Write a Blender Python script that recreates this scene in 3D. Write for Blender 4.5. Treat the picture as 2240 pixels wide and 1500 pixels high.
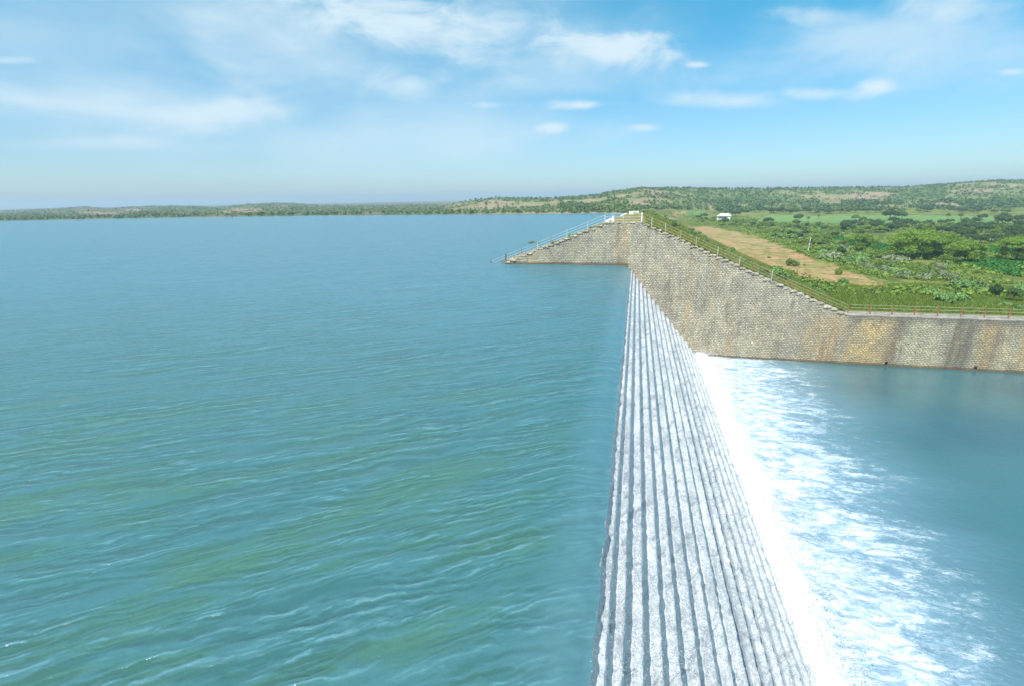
import bpy, math, random
import numpy as np
from mathutils import Matrix, Vector

# ------------------------------------------------------------------ clear
for o in list(bpy.data.objects): bpy.data.objects.remove(o)
SC = bpy.context.scene
COL = SC.collection
R = math.radians
random.seed(7)
RNG = np.random.default_rng(11)

# ------------------------------------------------------------------ camera
H = 9.65                      # eye height above the reservoir (z = 0)
F, CX, CY = 1092., 1120., 750.
VP = (1394., 430.); SLOPE = -.018
def _d(x, y): return np.array([(x-CX)/F, -(y-CY)/F, -1.])
_Y = _d(*VP); _Y /= np.linalg.norm(_Y)
_Z = np.cross(_d(VP[0]+1000, VP[1]+1000*SLOPE), _Y); _Z /= np.linalg.norm(_Z)
if _Z[1] < 0: _Z = -_Z
M = np.array([np.cross(_Y, _Z), _Y, _Z])
def ray(px, py): return M @ _d(px, py)
def on_wall(px, py, Y=75.):
    v = ray(px, py); v = v/v[1]*Y; return v[0], v[2]+H
cam = bpy.data.objects.new('camera', bpy.data.cameras.new('camera'))
COL.objects.link(cam)
cam.matrix_world = Matrix.Translation((0, 0, H)) @ Matrix(M.tolist()).to_4x4()
cam.data.sensor_width = 36; cam.data.lens = 36*F/2240
cam.data.clip_end = 20000; cam.data.clip_start = .1
SC.camera = cam

# ------------------------------------------------------------------ light
SUN = Vector((-.36, -.66, 1.0)).normalized()      # towards the sun
sl = bpy.data.lights.new('sun', 'SUN'); sl.energy = 4.3; sl.angle = R(.5); sl.color = (1, .96, .9)
so = bpy.data.objects.new('sun', sl); COL.objects.link(so)
so.rotation_euler = SUN.to_track_quat('Z', 'Y').to_euler()
SC.view_settings.view_transform = 'Standard'; SC.view_settings.look = 'None'
SC.view_settings.exposure = 0.5; SC.view_settings.gamma = 1.0
SC.render.engine = 'CYCLES'

# ------------------------------------------------------------------ node helpers
class NT:
    def __init__(s, nt): s.nt = nt; s.n = nt.nodes; s.l = nt.links
    def new(s, t, **kw):
        n = s.n.new(t)
        for k, v in kw.items(): setattr(n, k, v)
        return n
    def put(s, sock, v):
        if isinstance(v, bpy.types.NodeSocket): s.l.new(v, sock)
        elif v is not None:
            if isinstance(v, (tuple, list)) and len(v) == 3 and sock.type == 'RGBA': v = (*v, 1)
            sock.default_value = v
    def math(s, op, a, b=None, c=None, clamp=False):
        n = s.new('ShaderNodeMath', operation=op, use_clamp=clamp)
        for i, v in enumerate((a, b, c)):
            if v is not None: s.put(n.inputs[i], v)
        return n.outputs[0]
    def vmath(s, op, a, b=None):
        n = s.new('ShaderNodeVectorMath', operation=op)
        s.put(n.inputs[0], a)
        if b is not None: s.put(n.inputs[1], b)
        return n.outputs['Value'] if op in ('DOT_PRODUCT', 'LENGTH') else n.outputs[0]
    def mix(s, f, a, b, mode='MIX'):
        n = s.new('ShaderNodeMix', data_type='RGBA', blend_type=mode)
        s.put(n.inputs['Factor'], f); s.put(n.inputs[6], a); s.put(n.inputs[7], b)
        return n.outputs[2]
    def noise(s, vec, scale, detail=3, rough=.5, dist=0):
        n = s.new('ShaderNodeTexNoise'); s.put(n.inputs['Vector'], vec)
        n.inputs['Scale'].default_value = scale; n.inputs['Detail'].default_value = detail
        n.inputs['Roughness'].default_value = rough; n.inputs['Distortion'].default_value = dist
        return n.outputs[0]
    def ramp(s, f, a, b, lo=0., hi=1.):
        n = s.new('ShaderNodeMapRange'); n.interpolation_type = 'SMOOTHSTEP'
        s.put(n.inputs[0], f); s.put(n.inputs[1], a); s.put(n.inputs[2], b)
        s.put(n.inputs[3], lo); s.put(n.inputs[4], hi)
        return n.outputs[0]
    def sep(s, v):
        n = s.new('ShaderNodeSeparateXYZ'); s.put(n.inputs[0], v); return n.outputs
    def comb(s, x, y, z):
        n = s.new('ShaderNodeCombineXYZ')
        for i, v in enumerate((x, y, z)): s.put(n.inputs[i], v)
        return n.outputs[0]
    def mapping(s, v, scale=(1, 1, 1), rot=(0, 0, 0)):
        n = s.new('ShaderNodeMapping'); s.put(n.inputs[0], v)
        n.inputs['Rotation'].default_value = rot; n.inputs['Scale'].default_value = scale
        return n.outputs[0]
    def bump(s, h, strength=1, dist=1., normal=None):
        n = s.new('ShaderNodeBump'); s.put(n.inputs['Height'], h)
        s.put(n.inputs['Strength'], strength); s.put(n.inputs['Distance'], dist)
        if normal is not None: s.put(n.inputs['Normal'], normal)
        return n.outputs[0]
    def pos(s): return s.new('ShaderNodeNewGeometry').outputs['Position']
def along(t, p, deg, sx_, sy_):
    """coordinates turned so that x runs along the wave crests, then stretched"""
    X, Y_, Z = t.sep(p); c, q = math.cos(R(deg)), math.sin(R(deg))
    a = t.math('ADD', t.math('MULTIPLY', X, c*sx_), t.math('MULTIPLY', Y_, q*sx_))
    d = t.math('ADD', t.math('MULTIPLY', X, -q*sy_), t.math('MULTIPLY', Y_, c*sy_))
    return t.comb(a, d, Z)
def mat(name, rough=.8, color=(.5, .5, .5), spec=.3, metallic=0):
    m = bpy.data.materials.new(name); m.use_nodes = True
    t = NT(m.node_tree); b = t.n['Principled BSDF']
    b.inputs['Roughness'].default_value = rough; b.inputs['Base Color'].default_value = (*color, 1)
    b.inputs['Specular IOR Level'].default_value = spec; b.inputs['Metallic'].default_value = metallic
    return m, t, b

# ------------------------------------------------------------------ world (sky with clouds)
W_ = bpy.data.worlds.new('World'); SC.world = W_; W_.use_nodes = True
w = NT(W_.node_tree); bg = w.n['Background']
sky = w.new('ShaderNodeTexSky', sky_type='NISHITA'); sky.sun_disc = False
sky.sun_elevation = math.asin(SUN.z); sky.sun_rotation = math.atan2(SUN.x, SUN.y)
sky.air_density = 1.0; sky.dust_density = .6; sky.ozone_density = 2.2
tc = w.new('ShaderNodeTexCoord').outputs['Generated']
sx, sy, sz = w.sep(tc)
az = w.math('ARCTAN2', sx, sy); el = w.math('ARCSINE', sz)
tintc = w.mix(w.ramp(el, .02, .42), (.66, .88, 1.01), (.14, 1.08, 1.13))
skyc = w.mix(1., sky.outputs[0], tintc, 'MULTIPLY')
sv = w.comb(w.math('MULTIPLY', az, 1.0), w.math('MULTIPLY', el, 2.6), 0.)
n1 = w.noise(sv, 4.5, 7, .62, .4)
n2 = w.noise(w.comb(w.math('ADD', az, 5.), w.math('MULTIPLY', el, 3.2), 3.), 2.0, 5, .55)
nd = w.math('SUBTRACT', w.noise(w.comb(az, w.math('MULTIPLY', el, 2.2), 1.), 7.5, 9, .62, .6), .5)
# named cloud banks: (px, py) centre in the photograph turned into a compass bearing and height above the horizon
CL = [(930, 50, 300, 66, .80, .6), (1340, 112, 170, 42, .85, .5), (800, 20, 180, 40, .5, .5), (890, 185, 100, 36, .6, .6),
      (1800, 38, 110, 24, .42, .35), (1900, 75, 320, 85, .50, .9), (1150, 60, 420, 90, .35, .9), (700, 90, 300, 80, .4, .9), (2060, 10, 190, 34, .45, .5), (1530, 142, 36, 9, .7, .4),
      (1915, 190, 46, 16, .8, .6), (1600, 222, 150, 22, .65, .7), (1800, 205, 100, 16, .6, .6), (1270, 230, 66, 12, .8, .6),
      (1210, 280, 42, 13, .8, .6), (1410, 280, 50, 11, .75, .6), (2215, 158, 36, 10, .6, .4), (1070, 230, 60, 10, .5, .5),
      (560, 245, 240, 34, .6, .8), (250, 215, 360, 66, .6, .9), (900, 290, 500, 60, .35, .9), (440, 35, 60, 20, .25, .6), (20, 132, 60, 8, .4, .6),
      (210, 315, 130, 12, .3, .7), (1350, 160, 300, 60, .28, .8), (700, 150, 260, 90, .25, .9), (1750, 150, 260, 60, .22, .9)]
ndl = w.math('SUBTRACT', w.noise(w.comb(az, w.math('MULTIPLY', el, 2.4), 4.), 3.2, 5, .52, .5), .5)
acc = None
for (px, py, rx, ry, amp, soft) in CL:
    v = ray(px, py); a0 = math.atan2(v[0], v[1]); e0 = math.asin(v[2]/np.linalg.norm(v))
    v2 = ray(px+rx, py); v3 = ray(px, py-ry)
    ra = abs(math.atan2(v2[0], v2[1])-a0); re = abs(math.asin(v3[2]/np.linalg.norm(v3))-e0)
    # tilt of the picture's rows against the horizon at this bearing
    tilt = (math.asin(v2[2]/np.linalg.norm(v2))-e0)/max(1e-4, (math.atan2(v2[0], v2[1])-a0))
    du = w.math('DIVIDE', w.math('SUBTRACT', az, a0), ra)
    dv = w.math('DIVIDE', w.math('SUBTRACT', w.math('SUBTRACT', el, e0), w.math('MULTIPLY', w.math('SUBTRACT', az, a0), tilt)), re)
    r2 = w.math('SQRT', w.math('ADD', w.math('MULTIPLY', du, du), w.math('MULTIPLY', dv, dv)))
    r2 = w.math('ADD', r2, w.math('MULTIPLY', nd if soft < .65 else w.math('ADD', w.math('MULTIPLY', nd, .35), ndl), 2.6+.8*soft))
    mk = w.ramp(r2, 1.3, .5-soft, 0., min(.95, amp*1.2))
    acc = mk if acc is None else w.math('SUBTRACT', 1., w.math('MULTIPLY', w.math('SUBTRACT', 1., acc), w.math('SUBTRACT', 1., mk)))
veil = w.math('MULTIPLY', w.ramp(n2, .30, .70, .12, .50), w.ramp(az, .1, -.5, .12, 1.))
acc = w.math('SUBTRACT', 1., w.math('MULTIPLY', w.math('SUBTRACT', 1., acc), w.math('SUBTRACT', 1., veil)))
acc = w.math('MULTIPLY', acc, w.ramp(el, .0, .08, .1, 1.))
over = w.math('MULTIPLY', w.ramp(el, .50, .85, 0., .8), w.ramp(w.noise(tc, 2.6, 5, .55), .22, .50))   # added cloud overhead, out of view, brightens the ambient fill
acc = w.math('MAXIMUM', acc, over)
skyc = w.mix(acc, skyc, (5.0, 6.1, 6.7))
w.put(bg.inputs['Color'], skyc); bg.inputs['Strength'].default_value = .105

# ------------------------------------------------------------------ numeric noise
def _h(ix, iy, s):
    n = (ix*374761393 + iy*668265263 + s*982451653) & 0xffffffff
    n = ((n ^ (n >> 13))*1274126177) & 0xffffffff
    return ((n ^ (n >> 16)) & 0xffff)/65535.
def vn(x, y, s=0):
    x = np.asarray(x, float); y = np.asarray(y, float)
    ix = np.floor(x).astype(np.int64); iy = np.floor(y).astype(np.int64)
    fx = x-ix; fy = y-iy; fx = fx*fx*(3-2*fx); fy = fy*fy*(3-2*fy)
    a = _h(ix, iy, s); b = _h(ix+1, iy, s); c = _h(ix, iy+1, s); d = _h(ix+1, iy+1, s)
    return (a*(1-fx)+b*fx)*(1-fy)+(c*(1-fx)+d*fx)*fy
def fbm(x, y, s=0, o=4, g=.5):
    t = 0; a = 1; n = 0
    for i in range(o):
        t = t+a*vn(x*2**i+17.3*i, y*2**i-9.1*i, s+i); n += a; a *= g
    return t/n
def sm(x, a, b):
    t = np.clip((x-a)/(b-a), 0, 1); return t*t*(3-2*t)

# ------------------------------------------------------------------ object helpers
def mesh_np(name, V, faces, m=None, attr=None, smooth=False, parent=None):
    """V (n,3); faces (k,3|4) array or list of such arrays"""
    me = bpy.data.meshes.new(name)
    V = np.asarray(V, np.float32)
    fl = faces if isinstance(faces, list) else [faces]
    fl = [np.asarray(f, np.int32) for f in fl if len(f)]
    nl = sum(f.size for f in fl); nf = sum(len(f) for f in fl)
    me.vertices.add(len(V)); me.vertices.foreach_set('co', V.ravel())
    me.loops.add(nl); me.loops.foreach_set('vertex_index', np.concatenate([f.ravel() for f in fl]))
    st = []; k = 0
    for f in fl:
        st.append(k+np.arange(len(f))*f.shape[1]); k += f.size
    me.polygons.add(nf); me.polygons.foreach_set('loop_start', np.concatenate(st).astype(np.int32))
    try: me.polygons.foreach_set('loop_total', np.concatenate([np.full(len(f), f.shape[1]) for f in fl]).astype(np.int32))
    except Exception: pass
    me.update(calc_edges=True); me.validate()
    if smooth: me.polygons.foreach_set('use_smooth', np.ones(len(me.polygons), bool))
    if attr:
        for an, av in attr.items():
            ca = me.color_attributes.new(an, 'FLOAT_COLOR', 'POINT')
            av = np.asarray(av, np.float32)
            if av.shape[1] == 3: av = np.concatenate([av, np.ones((len(av), 1), np.float32)], 1)
            ca.data.foreach_set('color', av.ravel())
    o = bpy.data.objects.new(name, me); COL.objects.link(o)
    if m: me.materials.append(m)
    if parent is not None: o.parent = parent
    return o
def tag(o, label=None, cat=None, group=None, kind=None):
    if label: o['label'] = label
    if cat: o['category'] = cat
    if group: o['group'] = group
    if kind: o['kind'] = kind
    return o
def empty(name, loc=(0, 0, 0), rz=0):
    o = bpy.data.objects.new(name, None); COL.objects.link(o); o.location = loc; o.rotation_euler = (0, 0, rz)
    o.empty_display_size = .2
    return o
def grid_faces(nr, nc):
    i = np.arange(nr-1)[:, None]*nc+np.arange(nc-1)[None, :]
    i = i.ravel(); return np.stack([i, i+1, i+nc+1, i+nc], 1)
class MB:
    def __init__(s): s.v = []; s.f = []; s.n = 0
    def add(s, V, Fs):
        s.v.append(np.asarray(V, float)); s.f += [tuple(int(i)+s.n for i in f) for f in Fs]; s.n += len(V)
    def box(s, c, sz, rz=0, jit=0, ry=0):
        x, y, z = [k/2 for k in sz]
        V = np.array([[a*x, b*y, d*z] for d in (-1, 1) for b in (-1, 1) for a in (-1, 1)], float)
        if jit: V += RNG.uniform(-jit, jit, V.shape)
        if ry: V = V @ np.array([[math.cos(ry), 0, -math.sin(ry)], [0, 1, 0], [math.sin(ry), 0, math.cos(ry)]])
        if rz: V = V @ np.array([[math.cos(rz), math.sin(rz), 0], [-math.sin(rz), math.cos(rz), 0], [0, 0, 1]])
        s.add(V+np.array(c), [(0, 2, 3, 1), (4, 5, 7, 6), (0, 1, 5, 4), (2, 6, 7, 3), (0, 4, 6, 2), (1, 3, 7, 5)])
    def tube(s, p0, p1, r0, r1=None, n=8, caps=True):
        r1 = r0 if r1 is None else r1
        p0 = np.array(p0, float); p1 = np.array(p1, float); d = p1-p0; d /= np.linalg.norm(d)
        a = np.cross(d, (0, 0, 1) if abs(d[2]) < .9 else (1, 0, 0)); a /= np.linalg.norm(a); b = np.cross(d, a)
        t = np.arange(n)/n*2*math.pi
        ring = np.cos(t)[:, None]*a+np.sin(t)[:, None]*b
        V = np.concatenate([p0+ring*r0, p1+ring*r1])
        Fs = [(i, (i+1) % n, n+(i+1) % n, n+i) for i in range(n)]
        if caps: Fs += [tuple(range(n-1, -1, -1)), tuple(range(n, 2*n))]
        s.add(V, Fs)
    def build(s, name, m, parent=None, smooth=False, origin=None):
        me = bpy.data.meshes.new(name); V = np.concatenate(s.v)
        if origin is not None: V = V-np.array(origin)
        me.from_pydata(V.tolist(), [], s.f); me.update(); me.materials.append(m)
        if smooth:
            for p in me.polygons: p.use_smooth = True
        o = bpy.data.objects.new(name, me); COL.objects.link(o)
        if parent is not None: o.parent = parent
        if origin is not None: o.location = origin
        return o

# ------------------------------------------------------------------ terrain height
WY = 75.                     # plane of the stone wall's face
ZT = -13.2                   # tail water
ZG = -8.                     # the plain
SIL = [(-400, 478), (0, 463), (100, 458), (190, 453), (230, 457), (330, 452), (420, 452), (470, 455), (540, 448), (600, 445), (650, 446), (700, 451), (800, 451), (850, 454), (960, 452),
       (985, 449), (1010, 443), (1035, 438), (1080, 435), (1200, 436), (1250, 433), (1310, 429), (1340, 421), (1400, 414),
       (1500, 413), (1560, 415), (1700, 414), (1850, 412), (1980, 411), (2080, 404), (2150, 398), (2240, 396), (2400, 392), (2700, 396)]
_su = []; _sz = []
for px, py in SIL:
    v = ray(px, py); _su.append(v[0]/v[1]); _sz.append(v[2]/v[1])
def px_u(px): v = ray(px, 460); return v[0]/v[1]
RY = [(-400, 900), (0, 950), (600, 1000), (900, 950), (970, 800), (1050, 640), (1200, 600), (1330, 600), (1450, 660), (1800, 760), (2240, 800), (2700, 800)]
YB = [(-400, 215), (0, 288), (350, 325), (700, 339), (1000, 326), (1180, 326), (1380, 318), (1480, 420), (1600, 500), (2240, 520), (2700, 520)]
_ru = [px_u(p) for p, _ in RY]; _ry = [q for _, q in RY]; _bu = [px_u(p) for p, _ in YB]; _by = [q for _, q in YB]
def T(x, y):
    x = np.asarray(x, float); y = np.asarray(y, float)
    u = x/np.maximum(y, 1)
    # embankment, then a low natural ridge that keeps the lake off the plain
    e = sm(y, 114, 140)
    top = 5.95*(1-e)+1.2*e+.25*(vn(x/6, y/6, 3)-.5)*e
    shift = 2.5*sm(y, 75, 140)
    xs = x-shift
    up = top-np.maximum(-4.3-xs, 0)*.385
    rx = .95+8*e
    dn = top-np.maximum(xs-rx, 0)*.4442
    prof = np.minimum(up, dn)
    low = np.where(xs < -2, -5., ZG)
    emb = np.maximum(prof, low)
    # rounded toe, small bumps
    plain = ZG+.7*(fbm(x/40, y/40, 5)-.5)*sm(x, 36, 60)
    emb = np.where(xs > 0, np.maximum(prof, plain), emb)
    emb = emb+np.where((xs > 1.2) & (prof > ZG), .35*(fbm(x/2.5, y/2.5, 9)-.5), 0.)*sm(y, 77, 79)
    # plain climbs gently to the foot of the hills
    rise = sm(y, 380, 540)*5.0*sm(u, .02, .12)
    g = emb+np.where(xs > 20, rise, 0)
    # far shore and hills
    yb = np.interp(u, _bu, _by); ry = np.interp(u, _ru, _ry); hr = H+np.interp(u, _su, _sz)*ry
    base = np.where(u < .09, .0, 0)+(-3.5)*sm(u, .05, .13)
    yb2 = yb+14*(fbm(x/35, y/90, 21)-.5)*(u < .1)
    t = (y-yb2)/(ry-yb2)
    tc_ = np.clip(t, 0, 1)
    prf = .10*sm(t, 0, .05)+.90*(1-(1-np.clip((t-.05)/.95, 0, 1))**1.7)
    prf = prf*.78+.22*sm(t, .25, .75)
    nz = (fbm(x/42, y/60, 31, 5)-.5)
    sp = np.abs(fbm(x/28+y/160, y/150, 41, 4)-.5)*2
    hill = base+(hr-base)*prf+nz*(7+9*sm(u, -.2, -.4))*tc_*(1-tc_)*2.2-(sp*3.6)*np.sin(np.pi*tc_)**.7*(hr > 0)
    hill = hill+.5*(fbm(x/6, y/8, 51)-.5)*(tc_ > .02)*(tc_ < .98)
    hill = np.where(t > 1, hr-.03*(y-ry), hill)
    g = np.where((xs > 4) & (t <= 0) & (y > 200), np.maximum(g, base+.1-9*sm(-t, 0, .32)), g)
    hill = np.where(t > 0, np.maximum(hill, base+.12), -5+4.8*sm(t, -.2, 0))
    out = np.where(t > 0, np.maximum(hill, np.where(xs > -2, g, -9)), g)
    lf = (xs <= -2) & (t <= 0)
    out = np.where(lf, np.maximum(emb, hill), out)
    return out
def hit(px, py, y0=77., y1=1500.):
    v = ray(px, py); v = v/v[1]
    ys = np.geomspace(y0, y1, 2500)
    z = H+v[2]*ys; tt = T(v[0]*ys, ys)
    k = np.argmax(z < tt)
    if not (z < tt).any(): k = len(ys)-1
    return v[0]*ys[k], ys[k], tt[k]
def project(p):
    c = M.T @ (np.array(p, float)-np.array([0, 0, H])); return CX-F*c[0]/c[2], CY+F*c[1]/c[2]
def project_np(x, y, z):
    P = np.stack([x, y, z-H]); c = M.T @ P
    return CX-F*c[0]/c[2], CY+F*c[1]/c[2]
def inpoly(x, y, poly):
    r = np.zeros(np.shape(x), bool); n = len(poly)
    for i in range(n):
        x0, y0 = poly[i]; x1, y1 = poly[(i+1) % n]
        c = ((y0 > y) != (y1 > y)) & (x < (x1-x0)*(y-y0)/((y1-y0) if y1 != y0 else 1e-9)+x0)
        r ^= c
    return r
def gpoly(pts): return [hit(a, b)[:2] for a, b in pts]
DIRT = gpoly([(1497, 489), (1545, 495), (1600, 506), (1655, 518), (1700, 536), (1752, 557), (1800, 572), (1850, 592), (1905, 606), (1965, 626),
              (1900, 633), (1840, 622), (1790, 612), (1745, 596), (1690, 585), (1640, 571), (1590, 549), (1540, 520)])
FIELD = gpoly([(1640, 488), (1680, 470), (1800, 473), (1880, 470), (2000, 471), (2240, 474), (2330, 476), (2330, 492), (2100, 489), (1990, 486), (1860, 492), (1760, 491)])
FIELD2 = gpoly([(1490, 462), (1540, 460), (1545, 469), (1500, 473)])
BROWN = [gpoly(p) for p in ([(1712, 452), (1770, 453), (1765, 461), (1714, 459)], [(1800, 453), (1965, 450), (1965, 457), (1830, 461)],
                            [(1470, 466), (1505, 462), (1500, 470), (1470, 471)], [(1440, 476), (1480, 476), (1476, 486), (1450, 482)],
                            [(1924, 562), (1968, 572), (1966, 576), (1930, 569)], [(1995, 578), (2060, 588), (2085, 600), (2040, 592), (2000, 583)],
                            [(1750, 517), (1780, 520), (1770, 523)])]
CROPS = [gpoly(p) for p in ([(1800, 517), (1860, 525), (1985, 548), (1990, 556), (1900, 546), (1830, 531)],
                            [(2120, 573), (2180, 580), (2235, 600), (2225, 606), (2170, 594), (2110, 580)],
                            [(2150, 568), (2240, 577), (2330, 590), (2330, 602), (2230, 590), (2160, 577)],
                            [(2130, 540), (2200, 545), (2250, 560), (2200, 560), (2140, 549)],
                            [(1915, 540), (1990, 545), (2080, 560), (2030, 562), (1930, 551)])]
us = np.concatenate([np.linspace(-3.2, -1.75, 90)[:-1], np.linspace(-1.75, -.07, 420)[:-1], np.linspace(-.07, .5, 260)[:-1], np.linspace(.5, 1.0, 170)[:-1], np.linspace(1.0, 3.2, 120)])
ys = np.concatenate([np.geomspace(76.3, 330, 230)[:-1], np.geomspace(330, 1150, 280)[:-1], np.geomspace(1150, 4500, 30)])
ys = np.concatenate([[76.29], ys])
YY, UU = np.meshgrid(ys, us, indexing='ij'); XX = UU*YY; ZZ = T(XX, YY)
ZZ[0] = -18
jx = XX+(fbm(XX/5, YY/5, 61, 5, .6)-.5)*9; jy = YY+(fbm(XX/5+40, YY/5, 62, 5, .6)-.5)*16
def c3(a): return np.array(a, float)
def lerp(a, b, t): return a+(b-a)*t[..., None]
g1 = fbm(XX/9, YY/9, 71, 5); g2 = fbm(XX/2.2, YY/2.2, 72, 4); g3 = fbm(XX/55, YY/70, 73, 5)
gcol = lerp(c3((.095, .135, .025)), c3((.19, .21, .045)), sm(g1*.6+g2*.4, .35, .65))
gcol = lerp(gcol, c3((.21, .19, .075)), sm(g2*.5+fbm(XX/5, YY/5, 74)*.5, .52, .72)*.75)
# dry strip under the railing on the bank, crest in short dry grass
onb = (XX > -4) & (YY < 140) & (ZZ > ZG+.4)
crest = sm(ZZ, 5.2, 5.8)*(YY < 130)
gcol = lerp(gcol, lerp(c3((.27, .22, .09)), c3((.20, .19, .06)), g2), crest)
gcol = lerp(gcol, c3((.25, .20, .09)), onb*sm(g2, .4, .6)*.6*sm(YY, 92, 80))
dm = inpoly(jx, jy, DIRT).astype(float)
dirt = lerp(c3((.34, .245, .115)), c3((.38, .22, .11)), sm(fbm(XX/7, YY/16, 75), .5, .72))
dirt = lerp(dirt, c3((.28, .23, .09)), sm(g1*.5+g2*.5, .45, .62)*.8)
gcol = lerp(gcol, dirt, dm*(YY > 77)*(1-.75*sm(g2*.6+g1*.4, .50, .62)))
fcol = lerp(c3((.12, .22, .055)), c3((.17, .26, .08)), g3)
fm = (inpoly(XX, jy, FIELD) | inpoly(XX, YY, FIELD2)).astype(float)
gcol = lerp(gcol, fcol, fm)
for q in BROWN: gcol = lerp(gcol, lerp(c3((.42, .27, .16)), c3((.36, .28, .13)), g2), inpoly(jx, jy, q).astype(float)*.9)
for q in CROPS: gcol = lerp(gcol, c3((.02, .10, .03)), inpoly(XX, YY, q).astype(float))
ybm = np.interp(XX/YY, _bu, _by); rym = np.interp(XX/YY, _ru, _ry); tm = (YY-ybm)/(rym-ybm)
hg = fbm(XX/22, YY/30, 81, 5); hb = fbm(XX/48, YY/40, 82, 5)
hcol = lerp(c3((.10, .155, .045)), c3((.17, .21, .07)), sm(hg, .35, .65))
hbrown = sm(hb*.6+g1*.15+fbm(XX/14, YY/16, 83, 4)*.25, .52, .64)*.8
hcol = lerp(hcol, lerp(c3((.30, .205, .145)), c3((.36, .27, .16)), g1), hbrown)
beach = sm(tm, .10, .02)*(XX/YY < .06)*sm(XX/YY, -1.9, -.3)
hcol = lerp(hcol, lerp(c3((.36, .29, .18)), c3((.36, .22, .14)), sm(g3, .4, .6)), beach*.9*sm(XX/YY, -.45, -.15))
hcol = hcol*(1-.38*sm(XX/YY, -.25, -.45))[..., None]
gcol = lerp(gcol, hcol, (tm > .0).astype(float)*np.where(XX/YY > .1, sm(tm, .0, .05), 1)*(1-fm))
# the bare shoulder on the right-hand hill and eroded banks seen in the photo
for (px, py, ax, ay) in ((2190, 405, 38, 9), (2130, 420, 60, 8), (1900, 430, 55, 9), (1420, 448, 45, 7), (1560, 452, 40, 5), (2080, 447, 80, 6), (1090, 444, 60, 5), (1060, 456, 50, 5), (1440, 428, 45, 8), (530, 460, 50, 4), (200, 466, 50, 3), (290, 460, 30, 3)):
    PX, PY = (None, None)
    hx, hy, _ = hit(px, py, 300); ex, ey, _ = hit(px+ax, py, 300)
    _, f1, _ = hit(px, py+ay, 300); _, f2, _ = hit(px, py-ay, 300)
    d = ((XX/YY-hx/hy)/(abs(ex/ey-hx/hy)+1e-6))**2+((YY-(f1+f2)/2)/(abs(f2-f1)/2+6))**2
    gcol = lerp(gcol, c3((.33, .245, .17)), sm(d+(g1-.5)*2.6, 1.1, .5)*(tm > 0)*.75)
m_ground, t, b = mat('ground', .95, spec=.1)
at = t.new('ShaderNodeVertexColor', layer_name='col').outputs[0]
p = t.pos(); nn = t.noise(p, 1.1, 6, .7); n_ = t.noise(p, .25, 4, .6)
t.put(b.inputs['Base Color'], t.mix(1., t.mix(1., at, t.ramp(nn, .25, .75, .62, 1.38), 'MULTIPLY'), t.ramp(n_, .3, .7, .8, 1.2), 'MULTIPLY'))
t.put(b.inputs['Normal'], t.bump(nn, .8, .35))
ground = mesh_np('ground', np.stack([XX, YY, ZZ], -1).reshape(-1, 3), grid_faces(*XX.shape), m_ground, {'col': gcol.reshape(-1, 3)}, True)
tag(ground, kind='structure')

# ------------------------------------------------------------------ materials for the built things
m_stone, t, b = mat('rubble_masonry', .9, spec=.15)
p = t.pos(); X, Y_, Z = t.sep(p)
wob = t.noise(p, 1.3, 4, .6); wz = t.math('ADD', Z, t.math('MULTIPLY', wob, .34)); wx = t.math('ADD', X, t.math('MULTIPLY', t.noise(t.comb(X, 3., t.math('MULTIPLY', Z, 3.)), 2.2, 3), .7))
vec = t.comb(wx, wz, t.math('MULTIPLY', Y_, .0))
br = t.new('ShaderNodeTexBrick'); t.put(br.inputs['Vector'], vec)
br.inputs['Scale'].default_value = 1.; br.inputs['Brick Width'].default_value = .42; br.inputs['Row Height'].default_value = .25
br.inputs['Mortar Size'].default_value = .045; br.inputs['Mortar Smooth'].default_value = .35; br.offset = .5
br.inputs['Color1'].default_value = (.0, .0, .0, 1); br.inputs['Color2'].default_value = (1, 1, 1, 1); br.inputs['Mortar'].default_value = (.5, .5, .5, 1)
bv = t.sep(br.outputs['Color'])[0]
st = t.mix(bv, (.44, .385, .29), (.66, .595, .46))
st = t.mix(t.ramp(t.noise(t.comb(wx, 5., wz), 2.6, 2), .58, .72), st, (.82, .76, .60))
sv_ = t.comb(X, 0., t.math('MULTIPLY', Z, .10))
str1 = t.noise(sv_, 1.1, 6, .65); str2 = t.noise(t.comb(t.math('ADD', X, 31.), 2., t.math('MULTIPLY', Z, .05)), .42, 5, .6)
blot = t.noise(p, .55, 5, .6)
# weathering down the wall by position along it (metres)
cr = t.new('ShaderNodeValToRGB'); e = cr.color_ramp
LO, HI = -20., 52.
stops = [(-20, (1.0, .98, .92)), (-6, (.98, .97, .90)), (1, (1.06, 1.0, .86)), (2, (.96, .98, .96)), (10, (1.0, .98, .92)), (16, (.92, .88, .82)), (20, (1.0, .93, .80)),
         (22.5, (.80, .78, .78)), (24, (1.02, .90, .72)), (26.5, (1.10, .90, .66)), (28.5, (.82, .78, .70)), (30.0, (1.15, .98, .66)), (31.7, (1.25, .98, .58)), (33.6, (1.05, .88, .62)), (35.0, (.50, .43, .38)), (36.0, (1.0, 1.0, .88)),
         (39.0, (1.12, 1.1, .93)), (40.9, (.85, .83, .76)), (41.5, (.26, .26, .23)), (42.2, (.62, .60, .52)), (42.9, (.30, .30, .27)), (43.6, (.75, .72, .64)), (44.2, (.92, .88, .72)), (45.0, (1.15, .92, .62)), (46.2, (.62, .52, .42)), (47.2, (.98, .95, .80)), (50, (1.04, 1.0, .84)), (52, (.84, .86, .82))]
for i, (xx, c) in enumerate(stops):
    q = (xx-LO)/(HI-LO)
    el_ = e.elements[i] if i < 2 else e.elements.new(q)
    el_.position = q; el_.color = (*[k*.5 for k in c], 1)
xr = t.math('ADD', X, t.math('MULTIPLY', t.math('SUBTRACT', blot, .5), 1.1))
xr = t.math('ADD', xr, t.math('MULTIPLY', t.math('ADD', Z, 9.), -.10))
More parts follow.
